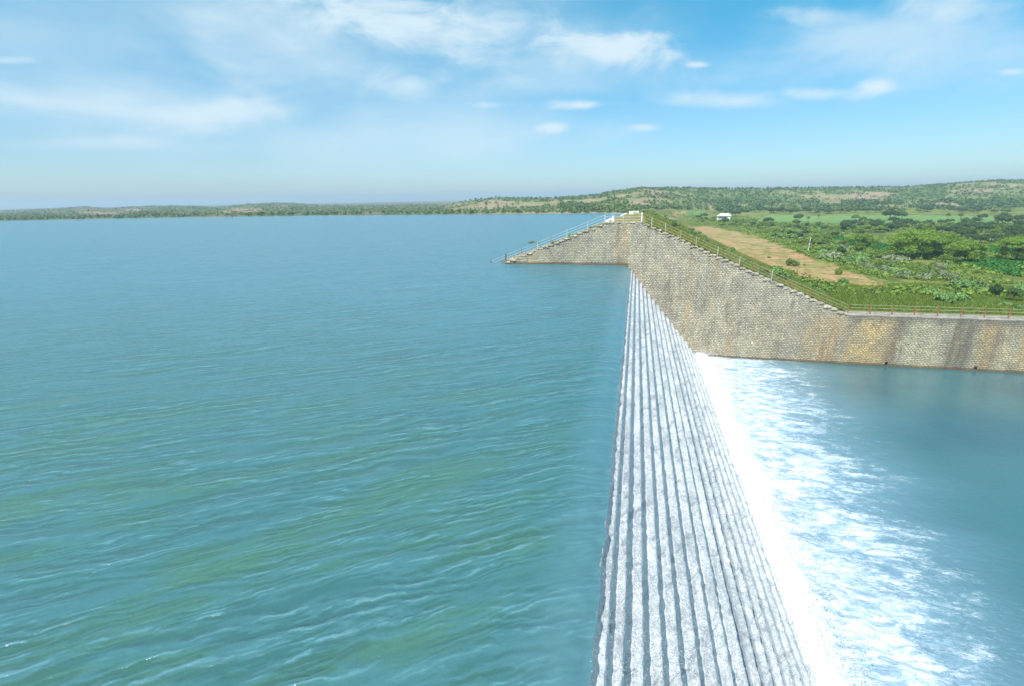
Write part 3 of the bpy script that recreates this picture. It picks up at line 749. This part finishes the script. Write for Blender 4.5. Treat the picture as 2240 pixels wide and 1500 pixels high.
# flying drops over the cascade and foam
def drops(n, fn, s0, s1, name, label):
    P_ = fn(n); s = RNG.uniform(s0, s1, n)
    base = np.array([[1, 1, 1], [1, -1, -1], [-1, 1, -1], [-1, -1, 1]], float)*.6
    V = P_[:, None, :]+(base[None]+RNG.uniform(-.3, .3, (n, 4, 3)))*s[:, None, None]
    f = np.array([[0, 1, 2], [0, 3, 1], [0, 2, 3], [1, 3, 2]]); Fa = (np.arange(n)[:, None, None]*4+f[None]).reshape(-1, 3)
    o = mesh_np(name, V.reshape(-1, 3), Fa, m_foam); tag(o, label, 'spray', kind='stuff'); return o
def dcas(n):
    a = RNG.uniform(0, 1, n)**.8; k = (a*(len(cx)-1)).astype(int); y = 7+(RNG.uniform(0, 1, n)**1.4)*(WY-7.2)
    return np.stack([cx[k]+RNG.normal(0, .05, n)+.03, y, cz[k]+.03+np.abs(RNG.normal(0, .07, n))*(1+a*1.5)], 1)
drops(60000, dcas, .006, .019, 'spray', 'white water drops leaping off the cascade steps')
def dfoam(n):
    y = 10+RNG.uniform(0, 1, n)*(WY-10.3); x = 10.6+RNG.normal(0, .9, n)
    return np.stack([x, y, ZT+.5+np.abs(RNG.normal(0, .45, n))*np.exp(-((x-10.4)/1.6)**2)], 1)
drops(12000, dfoam, .012, .05, 'spray', 'fine spray thrown up over the foam at the cascade foot')

# ------------------------------------------------------------------ vegetation
def leafmat(name, c1, c2, c3_=None, hue=.25):
    m, t, b = mat(name, .6, spec=.2)
    p = t.pos(); oi = t.new('ShaderNodeObjectInfo').outputs['Random']
    n = t.noise(p, .9, 4, .7); n2_ = t.noise(p, 6., 2)
    c = t.mix(t.ramp(n, .35, .65), c1, c2)
    if c3_: c = t.mix(t.ramp(n2_, .55, .75, 0., .7), c, c3_)
    c = t.mix(1., c, t.math('ADD', 1-hue/2, t.math('MULTIPLY', oi, hue)), 'MULTIPLY')
    t.put(b.inputs['Base Color'], c)
    tr = t.new('ShaderNodeBsdfTranslucent'); t.put(tr.inputs['Color'], t.mix(1., c, (1.2, 1.4, .6), 'MULTIPLY'))
    ms = t.new('ShaderNodeMixShader'); ms.inputs[0].default_value = .14
    t.l.new(b.outputs[0], ms.inputs[1]); t.l.new(tr.outputs[0], ms.inputs[2]); t.l.new(ms.outputs[0], t.n['Material Output'].inputs[0])
    return m
m_leafA = leafmat('acacia_leaf', (.10, .20, .020), (.22, .33, .035), (.36, .40, .05))
m_leafD = leafmat('dark_leaf', (.045, .095, .022), (.09, .15, .035), None, .5)
m_leafM = leafmat('mid_leaf', (.10, .18, .025), (.20, .28, .045), (.30, .31, .06), .4)
m_leafB = leafmat('broad_leaf', (.11, .22, .05), (.20, .34, .10), (.34, .46, .22), .3)
m_leafG = leafmat('grey_leaf', (.17, .24, .11), (.30, .34, .19), (.38, .38, .27), .3)
m_leafH = leafmat('hill_scrub', (.065, .125, .035), (.14, .20, .055), (.20, .23, .07))
m_bark = weathered('bark', (.07, .055, .04), (.16, .13, .10), 4., .9, .03)
def leaves(C, rad, n, size, flat=1., seed=0, shell=.55):
    """leaf-clump faces through ellipsoid lobes C[(x,y,z,rx,ry,rz)]"""
    r = np.random.default_rng(seed); C = np.array(C, float)
    vol = C[:, 3]*C[:, 4]*C[:, 5]; k = r.choice(len(C), n, p=(vol**.75)/(vol**.75).sum())
    d = r.normal(0, 1, (n, 3)); d /= np.linalg.norm(d, axis=1)[:, None]
    q = (shell+(1-shell)*r.uniform(0, 1, n)**.6)*np.where(r.uniform(0, 1, n) < .12, 1.12, 1.)
    P_ = C[k, :3]+d*C[k, 3:]*q[:, None]
    nrm_ = d+r.normal(0, .55, (n, 3)); nrm_[:, 2] += flat; nrm_ /= np.linalg.norm(nrm_, axis=1)[:, None]
    a = np.cross(nrm_, r.normal(0, 1, (n, 3))); a /= np.linalg.norm(a, axis=1)[:, None]; b_ = np.cross(nrm_, a)
    s = size*r.uniform(.55, 1.35, n)[:, None]; e_ = r.uniform(.45, .8, n)[:, None]
    V = np.stack([P_-a*s, P_-b_*s*e_+nrm_*s*.1, P_+a*s, P_+b_*s*e_-nrm_*s*.12], 1).reshape(-1, 3)
    return V, np.arange(n*4).reshape(-1, 4)
def make_plant(name, m, lobes, n, size, trunk=None, flat=1., seed=0, shell=.55, low=None):
    root = empty(name)
    V, Fq = leaves(lobes, 1, n, size, flat, seed, shell)
    V[:, 2] = np.maximum(V[:, 2], .02)
    mesh_np('crown', V, Fq, m, None, False, root)
    if trunk is not None:
        q = MB()
        for a, c, r0, r1 in trunk: q.tube(a, c, r0, r1, n=6)
        q.build('trunk', m_bark, root)
    return root
def rl_lobes(nl, R_, hz, z0, seed, lr=(.35, .55), dome=False):
    r = random.Random(seed); L = []
    for i in range(nl):
        a = r.uniform(0, 6.28); q = R_*math.sqrt(r.uniform(0, 1))*.78
        zz = z0+hz*(1-(q/R_)**2)*.8*(1 if dome else r.uniform(.25, 1)); rr = R_*r.uniform(*lr)
        L.append((q*math.cos(a), q*math.sin(a), zz, rr, rr, rr*(.42 if dome else .75)))
    return L
def tk(h, R_, seed, base=.03, nb=6):
    r = random.Random(seed); s = [((0, 0, -.04), (r.uniform(-.04, .04), 0, h*.45), base, base*.75)]; j = s[0][1]
    for i in range(nb):
        a = r.uniform(0, 6.28); q = R_*r.uniform(.4, .8); mdp = (q*.45*math.cos(a), q*.45*math.sin(a), h*r.uniform(.55, .7))
        s.append((j, mdp, base*.6, base*.35)); s.append((mdp, (q*math.cos(a), q*math.sin(a), h*r.uniform(.75, .95)), base*.35, base*.12))
    return s
PROTO = {}
# all prototypes are 1 unit tall; scaled per plant
PROTO['acacia'] = [lambda s=s: make_plant('acacia_tree', m_leafA, rl_lobes(34, .84, .46, .40, s, (.18, .32), True)+rl_lobes(26, .80, .28, .26, s+5, (.14, .24), False), 15000, .021, tk(.8, .62, s, .028, 9), 1.1, s, .35) for s in (3, 4)]
PROTO['tree'] = [lambda s=s: make_plant('broadleaf_tree', m_leafD, rl_lobes(13, .46, .45, .42, s, (.30, .52)), 2200, .042, tk(.75, .34, s, .03, 5), .6, s, .5) for s in (11, 12, 13)]
PROTO['light'] = [lambda s=s: make_plant('broadleaf_tree', m_leafM, rl_lobes(12, .5, .45, .38, s, (.26, .46)), 1900, .045, tk(.75, .36, s, .028, 5), .6, s, .45) for s in (21, 22)]
PROTO['thin'] = [lambda s=s: make_plant('sparse_tree', m_leafM, rl_lobes(7, .3, .5, .42, s, (.25, .45)), 520, .035, tk(.85, .26, s, .022, 5), .5, s, .3) for s in (25,)]
PROTO['shrub'] = [lambda s=s: make_plant('shrub', m_leafM, rl_lobes(11, .8, .5, .16, s, (.28, .46)), 1500, .07, tk(.7, .5, s, .03, 5), .7, s, .55) for s in (31, 32, 33)]
PROTO['broad'] = [lambda s=s: make_plant('broadleaf_shrub', m_leafB, rl_lobes(12, .8, .5, .18, s, (.26, .42)), 1300, .085, tk(.8, .5, s, .03, 6), .9, s, .6) for s in (41, 42)]
PROTO['grey'] = [lambda s=s: make_plant('dry_shrub', m_leafG, rl_lobes(12, .9, .4, .14, s, (.26, .42)), 900, .075, tk(.8, .6, s, .02, 9), .5, s, .4) for s in (51,)]
PM = {}
def plant(kind, x, y, z, h, wd=1., label='', cat='tree', group=None, lean=0):
    """one plant of height h; wd widens the crown"""
    i = random.randrange(len(PROTO[kind])); key = (kind, i)
    if key not in PM: root = PROTO[kind][i](); PM[key] = root
    else:
        src = PM[key]; root = src.copy(); COL.objects.link(root)
        for kk in list(root.keys()): del root[kk]
        for ch in src.children:
            c = ch.copy(); COL.objects.link(c); c.parent = root
    root.location = (x, y, z-.03); root.scale = (h*wd, h*wd, h); root.rotation_euler = (lean, 0, random.uniform(0, 6.28))
    tag(root, label, cat, group); return root
def plant_px(kind, px, py, hpx, wd=1., label='', cat='tree', group=None):
    x, y, z = hit(px, py); k = math.hypot(y, 0)*math.cos(R(10))
    dist = -(M.T @ np.array([x, y, z-H]))[2]
    return plant(kind, x, y, z, hpx*dist/F/.97, wd, label, cat, group)
# the big acacias on the plain
plant_px('acacia', 1992, 566, 70, .92, 'largest flat-topped acacia, its dark trunk standing over a strip of shade', 'tree')
plant_px('acacia', 2058, 562, 60, .80, 'middle flat-topped acacia crowded against the largest one', 'tree')
plant_px('acacia', 2108, 578, 60, .80, 'rounded acacia with crown down to the ground, right of the middle one', 'tree')
plant_px('acacia', 1884, 550, 44, .85, 'small leaning acacia left of the largest flat-topped one', 'tree')
plant_px('acacia', 2222, 575, 66, .85, 'yellow-green acacia cut by the right edge of the view', 'tree')
plant_px('acacia', 2010, 553, 58, 1.0, 'acacia crown filling the gap behind the largest and the middle one', 'tree')
# field trees and notable trees
for px, py, hp, wd, kd, lb in [
    (1745, 486, 22, 1.0, 'tree', 'dark round tree at the near edge of the pale green field'),
    (1767, 486, 16, .9, 'thin', 'thin dark tree next to the round one at the field edge'),
    (1790, 480, 14, 1.0, 'thin', 'small sparse tree standing alone in the pale green field'),
    (1729, 469, 13, 1.0, 'tree', 'small dark tree before the brown field'),
    (1811, 468, 10, 1.6, 'tree', 'low dark clump at the far edge of the green field'),
    (1845, 508, 32, .8, 'tree', 'tall dark conical tree left of the small acacia'),
    (1870, 482, 14, 1.1, 'light', 'green tree at the near rim of the pale field'),
    (1886, 484, 13, 1.1, 'light', 'second green tree at the near rim of the pale field'),
    (1945, 483, 30, 1.15, 'tree', 'broad dark tree towering over the belt in front of the field'),
    (1972, 482, 24, .9, 'tree', 'dark tree shouldering the broad one in front of the field'),
    (2072, 483, 22, .7, 'thin', 'slim dark tree standing against the pale field'),
    (2100, 484, 24, 1.0, 'thin', 'pale-stemmed bare-looking tree against the pale field'),
    (2148, 483, 18, 1.0, 'tree', 'dark round tree against the right part of the pale field'),
    (2190, 496, 34, 1.0, 'tree', 'tall ragged dark tree near the right end of the belt'),
    (2228, 490, 24, .9, 'tree', 'dark tree at the right end of the pale field'),
    (1540, 478, 14, 1.2, 'tree', 'dark rounded tree left of the white house'),
    (1528, 480, 11, 1.2, 'tree', 'lower dark tree left of the white house'),
    (1609, 474, 14, 1.4, 'tree', 'dark bluish trees right behind the white house'),
    (1680, 491, 18, 1.2, 'tree', 'dark tree at the left tip of the pale green field'),
    (1692, 467, 14, 1.6, 'tree', 'hazy dark clump left of the brown field')]:
    plant_px(kd, px, py, hp, wd, lb, 'tree')
def scatter(poly, n, fn, minsep=.0):
    xs0 = [a for a, _ in poly]; ys0 = [c for _, c in poly]; k = 0; tries = 0
    while k < n and tries < n*40:
        tries += 1; px = random.uniform(min(xs0), max(xs0)); py = random.uniform(min(ys0), max(ys0))
        if inpoly(np.array(px), np.array(py), poly): fn(px, py); k += 1
BELT = [(1835, 500), (1900, 487), (2000, 486), (2330, 490), (2330, 540), (2150, 540), (2080, 522), (1990, 500), (1900, 520), (1845, 520)]
scatter(BELT, 120, lambda px, py: plant_px('tree' if random.random() < .78 else 'light', px, py, random.uniform(15, 27)*(py-420)/90, random.uniform(.9, 1.25), 'dark green tree massed in the belt between the acacias and the pale field', 'tree', 'trees in the dark belt behind the acacias'))
MIDP = [(1590, 488), (1650, 485), (1700, 490), (1850, 498), (1850, 520), (1800, 530), (1760, 535), (1690, 520), (1640, 508)]
scatter(MIDP, 95, lambda px, py: plant_px(random.choice(['shrub', 'shrub', 'light', 'broad', 'tree']), px, py, random.uniform(9, 17)*(py-420)/80, random.uniform(.8, 1.2), 'green bush in the thicket between the dirt clearing and the green field', 'bush', 'bushes in the thicket beside the dirt clearing'))
scatter([(1500, 478), (1600, 480), (1650, 500), (1600, 500), (1540, 490)], 22, lambda px, py: plant_px(random.choice(['shrub', 'light']), px, py, random.uniform(5, 10), random.uniform(.9, 1.3), 'low scrub bush at the narrow far end of the dirt clearing', 'bush', 'bushes at the far end of the dirt clearing'))
scatter([(1780, 530), (1830, 535), (1900, 555), (1980, 575), (2080, 595), (2050, 612), (1960, 600), (1870, 585), (1800, 562)], 60, lambda px, py: plant_px(random.choice(['shrub', 'shrub', 'broad', 'grey', 'light']), px, py, random.uniform(13, 24), random.uniform(.8, 1.2), 'mixed bush along the right edge of the dirt clearing in front of the acacias', 'bush', 'bushes between the dirt clearing and the acacias'))
scatter([(1600, 462), (1720, 462), (2240, 462), (2240, 468), (1720, 468), (1640, 472)], 40, lambda px, py: plant_px(random.choice(['tree', 'tree', 'light']), px, py, random.uniform(7, 13), random.uniform(1.1, 1.7), 'hazy dark tree in the row along the foot of the hills', 'tree', 'trees in the row at the foot of the hills'))
for px, py, hp, wd, kd, lb in [
    (1700, 607, 34, .62, 'broad', 'bright broad-leaved bush leaning over the slope railing'),
    (1733, 582, 24, .65, 'shrub', 'blue-green bush standing alone on the dirt clearing'),
    (1834, 601, 22, .5, 'shrub', 'wispy grey-green sapling at the near end of the dirt clearing'),
    (1845, 618, 14, .9, 'broad', 'low spreading plant below the wispy sapling'),
    (1682, 565, 7, .7, 'shrub', 'tiny tuft alone in the middle of the dirt clearing'),
    (1760, 582, 6, .6, 'shrub', 'tiny dry twig plant on the near dirt'),
    (1790, 640, 16, .9, 'broad', 'pale broad-leaved plant beside the lower slope railing'),
    (1475, 502, 18, .8, 'tree', 'dark green bush at the head of the downstream slope'),
    (2060, 662, 36, .72, 'broad', 'wide pale-leaved bush nearest the walkway, left end of its clump'),
    (2030, 645, 26, .8, 'broad', 'pale-leaved bush behind the left end of the walkway clump'),
    (2095, 660, 30, .75, 'broad', 'pale-leaved bush in the middle of the walkway clump'),
    (2100, 632, 34, .75, 'broad', 'bright yellow-green bush behind the walkway clump'),
    (2140, 636, 32, .75, 'broad', 'bright bush left of the dark glossy ones'),
    (2175, 650, 34, .75, 'tree', 'dark glossy bush near the right edge, above the walkway end'),
    (2215, 662, 40, .75, 'tree', 'dark glossy bush at the right edge of the view'),
    (2232, 645, 38, .75, 'broad', 'green bush behind the dark glossy one at the right edge'),
    (2200, 672, 18, .9, 'broad', 'low pale-leaved plant at the foot of the dark glossy bushes'),
    (2238, 680, 20, .9, 'broad', 'leafy plant just above the end of the walkway railing'),
    (2075, 612, 26, .9, 'grey', 'silvery dry thicket bush behind the walkway clump'),
    (2020, 612, 24, .9, 'grey', 'silvery dry bush nearest the acacias'),
    (1975, 608, 26, .8, 'grey', 'silvery dry bush left of the others'),
    (1925, 595, 24, .8, 'grey', 'dry brown-stemmed bush at the dirt edge'),
    (1890, 590, 22, .8, 'grey', 'leftmost dry bush along the dirt edge'),
    (1815, 568, 30, .8, 'grey', 'pale brown bush beside the white pole'),
    (1838, 562, 26, .8, 'tree', 'dark compact bush behind the pale brown one')]:
    plant_px(kd, px, py, hp, wd, lb, 'bush')
# scrub on the downstream slope: bright bushes in a band from the crest's far end down to the walkway
LN = [(1402, 465), (1430, 471), (1455, 483), (1475, 496), (1500, 507), (1540, 527), (1580, 549), (1620, 570), (1655, 592), (1690, 615), (1745, 618), (1800, 642)]
for i in range(75):
    q_ = random.random()**1.15*(len(LN)-1.001); k_ = int(q_); f_ = q_-k_
    px = LN[k_][0]*(1-f_)+LN[k_+1][0]*f_; py = LN[k_][1]*(1-f_)+LN[k_+1][1]*f_
    plant_px(random.choice(['broad', 'broad', 'shrub']), px+random.uniform(-9, 9), py+random.uniform(-8, 5), random.uniform(5, 9)*(1+.07*k_), random.uniform(.8, 1.25), 'low bright green bush in the band running down the grassy slope of the dam', 'bush', 'low bushes on the downstream slope')
for i, (px, lb) in enumerate([(1212, 'lowest green tuft growing from the lake-side stone steps'), (1250, 'middle green tuft growing from the lake-side stone steps'), (1292, 'highest green tuft growing from the lake-side stone steps')]):
    xs_ = np.linspace(-19, -4.2, 300); zs_ = np.array([wall_top(q_) for q_ in xs_]); pp, _ = project_np(xs_, np.full(300, WY+.6), zs_)
    x_ = float(xs_[np.argmin(abs(pp-px))]); plant('shrub', x_, WY+.6, wall_top(x_)+.1, .55, 1.1, lb, 'plant')
plant('shrub', -4.3, WY+2.6, 5.6, .6, 1., 'green tuft between the crest railing and the whitewashed post', 'plant')
# weeds standing in the shallow water left of the wall
v = ray(1168, 532); s_ = -H/v[2]
plant('grey', v[0]*s_, v[1]*s_, -.1, .9, 1.6, 'faint pale green weeds rising from the lake behind the sloping wall', 'weeds')

# --- vegetation nobody could count
def tufts(name, X0, Y0_, Z0_, Hs, m, per, label, spread=.5, leaf=.35, cat='scrub', up=0.):
    n = len(X0); X0 = np.repeat(X0, per); Y0_ = np.repeat(Y0_, per); Z0_ = np.repeat(Z0_, per); Hs = np.repeat(Hs, per); k = len(X0)
    d = RNG.normal(0, 1, (k, 3)); d /= np.linalg.norm(d, axis=1)[:, None]; rr = RNG.uniform(.4, 1, k)[:, None]
    C_ = np.stack([X0, Y0_, Z0_+Hs*.5], 1)+d*rr*np.stack([Hs*spread, Hs*spread, Hs*.45], 1)
    nr_ = d+RNG.normal(0, .5, (k, 3)); nr_[:, 2] += .5; nr_ /= np.linalg.norm(nr_, axis=1)[:, None]
    a = np.cross(nr_, RNG.normal(0, 1, (k, 3))); a /= np.linalg.norm(a, axis=1)[:, None]; b_ = np.cross(nr_, a)
    s = (Hs*leaf*RNG.uniform(.6, 1.3, k))[:, None]
    V = np.stack([C_-a*s, C_-b_*s*.7, C_+a*s, C_+b_*s*.7], 1).reshape(-1, 3)
    o = mesh_np(name, V, np.arange(k*4).reshape(-1, 4), m); tag(o, label, cat, kind='stuff'); return o
def rnd_hill(n, t0, t1, u0, u1, thr):
    u = RNG.uniform(u0, u1, n); tq = RNG.uniform(t0, t1, n); yb = np.interp(u, _bu, _by); ry = np.interp(u, _ru, _ry)
    y = yb+(ry-yb)*tq; x = u*y; hb = fbm(x/48, y/40, 82, 5)*.6+fbm(x/9, y/9, 71, 5)*.15+fbm(x/14, y/16, 83, 4)*.25
    k = (hb < thr+RNG.uniform(-.03, .03, n)) & (RNG.uniform(0, 1, n) < np.where(u < -.15, .38, 1.)); return x[k], y[k]
x, y = rnd_hill(26000, .03, 1.0, -1.75, 1.05, .545); tufts('hill_scrub', x, y, T(x, y), RNG.uniform(1.0, 2.6, len(x)), m_leafH, 7, 'scattered scrub covering the far hillsides', .6, .38)
x, y = rnd_hill(1500, .0, .05, -1.75, .1, .62); tufts('shore_scrub', x, y+2, T(x, y+2), RNG.uniform(1.2, 3.4, len(x)), m_leafH, 9, 'dark scrub lining the far shore of the lake', .6, .34)
x, y = rnd_hill(2300, .97, 1.03, -1.75, 1.05, .9); tufts('ridge_trees', x, y, T(x, y), RNG.uniform(1.4, 3.4, len(x))**1.25*.75, m_leafD, 10, 'tiny trees along the skyline of the hills', .42, .28, 'trees')
# undergrowth on the plain
n = 30000; y = RNG.uniform(100, 420, n); x = RNG.uniform(33, 1.1*y, n)
k = (~inpoly(x, y, DIRT)) & (~inpoly(x, y, FIELD)) & (fbm(x/14, y/14, 91, 4) > .40+RNG.uniform(-.08, .08, n))
for q in CROPS+BROWN: k &= ~inpoly(x, y, q)
x, y = x[k], y[k]; tufts('undergrowth', x, y, T(x, y), RNG.uniform(.4, 1.2, len(x)), m_leafM, 8, 'low tangled undergrowth covering the plain', .9, .30)
n = 9000; y = RNG.uniform(470, 560, n); x = RNG.uniform(.14, 1.1, n)*y; k = fbm(x/20, y/14, 93, 4) > .5; x, y = x[k], y[k]
tufts('foothill_scrub', x, y, T(x, y), RNG.uniform(1.5, 3.6, len(x)), m_leafD, 8, 'dark scrub at the foot of the right-hand hills', .7, .33)
# emerald crop strips
m_crop = leafmat('crop_leaf', (.03, .13, .014), (.065, .22, .028), None, .1)
px_, py_ = [], []
for q in CROPS:
    q = np.array(q); n = 9000; x = RNG.uniform(q[:, 0].min(), q[:, 0].max(), n); y = RNG.uniform(q[:, 1].min(), q[:, 1].max(), n); k = inpoly(x, y, q.tolist()); px_.append(x[k]); py_.append(y[k])
x = np.concatenate(px_); y = np.concatenate(py_); tufts('crop_rows', x, y, T(x, y), RNG.uniform(.5, 1.0, len(x)), m_crop, 4, 'emerald strips of crops between the acacias', .7, .4, 'crops')
# grass: blades on the bank and behind the walkway
m_grass = leafmat('grass_blades', (.14, .19, .035), (.24, .25, .07), (.38, .33, .14), .1)
def grass(name, n, fx, h0, h1, label, m=m_grass):
    x, y = fx(n); z = T(x, y); hgt = RNG.uniform(h0, h1, len(x)); a = RNG.uniform(0, 6.28, len(x)); wdt = .05+hgt*.10
    ln = RNG.normal(0, .35, (len(x), 2))*hgt[:, None]
    V = np.stack([np.stack([x-np.cos(a)*wdt, y-np.sin(a)*wdt, z-.05], 1), np.stack([x+np.cos(a)*wdt, y+np.sin(a)*wdt, z-.05], 1), np.stack([x+ln[:, 0], y+ln[:, 1], z+hgt], 1)], 1).reshape(-1, 3)
    o = mesh_np(name, V, np.arange(len(V)).reshape(-1, 3), m); tag(o, label, 'grass', kind='stuff'); return o
def fx1(n):
    y = 77.4+RNG.uniform(0, 1, n)**1.6*45; x = RNG.uniform(1.5, 32, n); return x, y
def fx2(n):
    y = 77.4+RNG.uniform(0, 1, n)**1.3*36; x = RNG.uniform(26, 75, n); k = ~inpoly(x+RNG.normal(0, 1.2, n), y+RNG.normal(0, 1.5, n), DIRT); return x[k], y[k]
grass('bank_grass', 60000, fx1, .15, .5, 'dry and green grass on the downstream slope of the dam')
grass('meadow_grass', 120000, fx2, .2, .6, 'thick green grass behind the walkway railing', leafmat('meadow_blades', (.10, .18, .02), (.19, .25, .04), (.28, .27, .07), .1))

# ------------------------------------------------------------------ small things on the plain
hx, hy, hz = hit(1583, 484)
hs = tag(empty('farm_house', (hx, hy, hz), R(-12)), 'small white house with a dark doorway standing behind a round bush', 'house')
k_ = hy/F
q = MB(); wd_, hh_, dd_ = 24*k_, 13*k_, 6.
q.add([(-wd_/2, -dd_/2, 0), (wd_/2, -dd_/2, 0), (wd_/2, dd_/2, 0), (-wd_/2, dd_/2, 0), (-wd_/2, -dd_/2, hh_*.75), (wd_/2, -dd_/2, hh_*.75), (wd_/2, dd_/2, hh_*.75), (-wd_/2, dd_/2, hh_*.75)],
      [(0, 1, 5, 4), (1, 2, 6, 5), (2, 3, 7, 6), (3, 0, 4, 7)]); q.build('wall', m_lime, hs)
q = MB(); e1 = .5
q.add([(-wd_/2-e1, -dd_/2-e1, hh_*.76), (wd_/2+e1, -dd_/2-e1, hh_*.76), (wd_/2+e1, dd_/2+e1, hh_*.76), (-wd_/2-e1, dd_/2+e1, hh_*.76), (-wd_*.28, 0, hh_*1.1), (wd_*.3, 0, hh_*1.15)],
      [(0, 1, 5, 4), (1, 2, 5), (2, 3, 4, 5), (3, 0, 4), (0, 3, 2, 1)]); q.build('roof', m_lime, hs)
q = MB(); q.box((-wd_*.25, -dd_/2-.02, hh_*.62), (wd_*.12, .1, hh_*.12)); q.build('window', m_dark, hs)
q = MB(); q.box((wd_*.12, -dd_/2-.02, hh_*.3), (wd_*.12, .1, hh_*.55)); q.build('door', m_dark, hs)
q = MB(); q.box((-wd_*.1, -dd_/2-.5, hh_*.70), (wd_*.75, 1.1, .12)); q.build('awning', m_conc, hs)
plant_px('tree', 1585, 492, 17, 1.0, 'round green bush in front of the white house', 'bush')
x_, y_, z_ = hit(1767, 553); q = MB(); q.tube((0, 0, -.2), (.25, 0, 4.6), .09, .07, 8); q.tube((0, 0, -.1), (0, 0, .25), .16, .14, 8); o = q.build('pole', m_lime); o.location = (x_, y_, z_)
tag(o, 'thin white leaning pole at the edge of the dirt clearing', 'pole')
def rock(px, py, s, m, label, sq=.7):
    x, y, z = hit(px, py)
    import bmesh
    bm = bmesh.new(); bmesh.ops.create_icosphere(bm, subdivisions=2, radius=1)
    for v_ in bm.verts:
        c = v_.co; f = .75+.5*float(fbm(c.x*1.3+px, c.y*1.3+c.z, 5, 3)); v_.co = Vector((c.x*f*s, c.y*f*s, c.z*f*s*sq))
    me = bpy.data.meshes.new('rock'); bm.to_mesh(me); bm.free(); me.materials.append(m)
    o = bpy.data.objects.new('rock', me); COL.objects.link(o); o.location = (x, y, z+s*.25); tag(o, label, 'rock'); return o
rock(1754, 527, 1.5, m_rock, 'rounded pinkish boulder among the bushes left of the white pole')
rock(1674, 601, .62, m_black, 'small black shape under the bright bush beside the slope railing')  # black shape of unknown kind, modelled as a lump
rock(1690, 511, .6, m_rock, 'pale stone at the far dirt edge')
# snags in the lake
def snag(px, py, h, label, n):
    v = ray(px, py); s = -H/v[2]; q = MB(); r = random.Random(px)
    q.tube((0, 0, -.5), (.1, 0, h), .14, .06, 6)
    for i in range(n):
        a = r.uniform(0, 6.28); z0 = h*r.uniform(.3, .9); q.tube((0, 0, z0), (math.cos(a)*h*.5, math.sin(a)*h*.5, z0+h*.35), .06, .02, 5)
    o = q.build('dead_snag', m_bark); o.location = (v[0]*s, v[1]*s, 0); tag(o, label, 'snag')
snag(170, 483, 1.8, 'forked dead tree stub poking out of the lake near the left shore', 7)
snag(509, 479, 1.3, 'small dark stump in the lake before the left hills', 4)

# ------------------------------------------------------------------ haze
hb = MB(); hb.box((0, 1500, 12), (13000, 6600, 74))
m_hz = bpy.data.materials.new('haze_air'); m_hz.use_nodes = True; t = NT(m_hz.node_tree)
t.n.remove(t.n['Principled BSDF']); pv = t.new('ShaderNodeVolumePrincipled')
pv.inputs['Color'].default_value = (.66, .84, 1, 1); pv.inputs['Density'].default_value = .0004; pv.inputs['Anisotropy'].default_value = .1
t.l.new(pv.outputs[0], t.n['Material Output'].inputs['Volume'])
hz_o = hb.build('haze', m_hz); tag(hz_o, 'thin blue air between the near wall and the far hills', 'haze', kind='stuff')
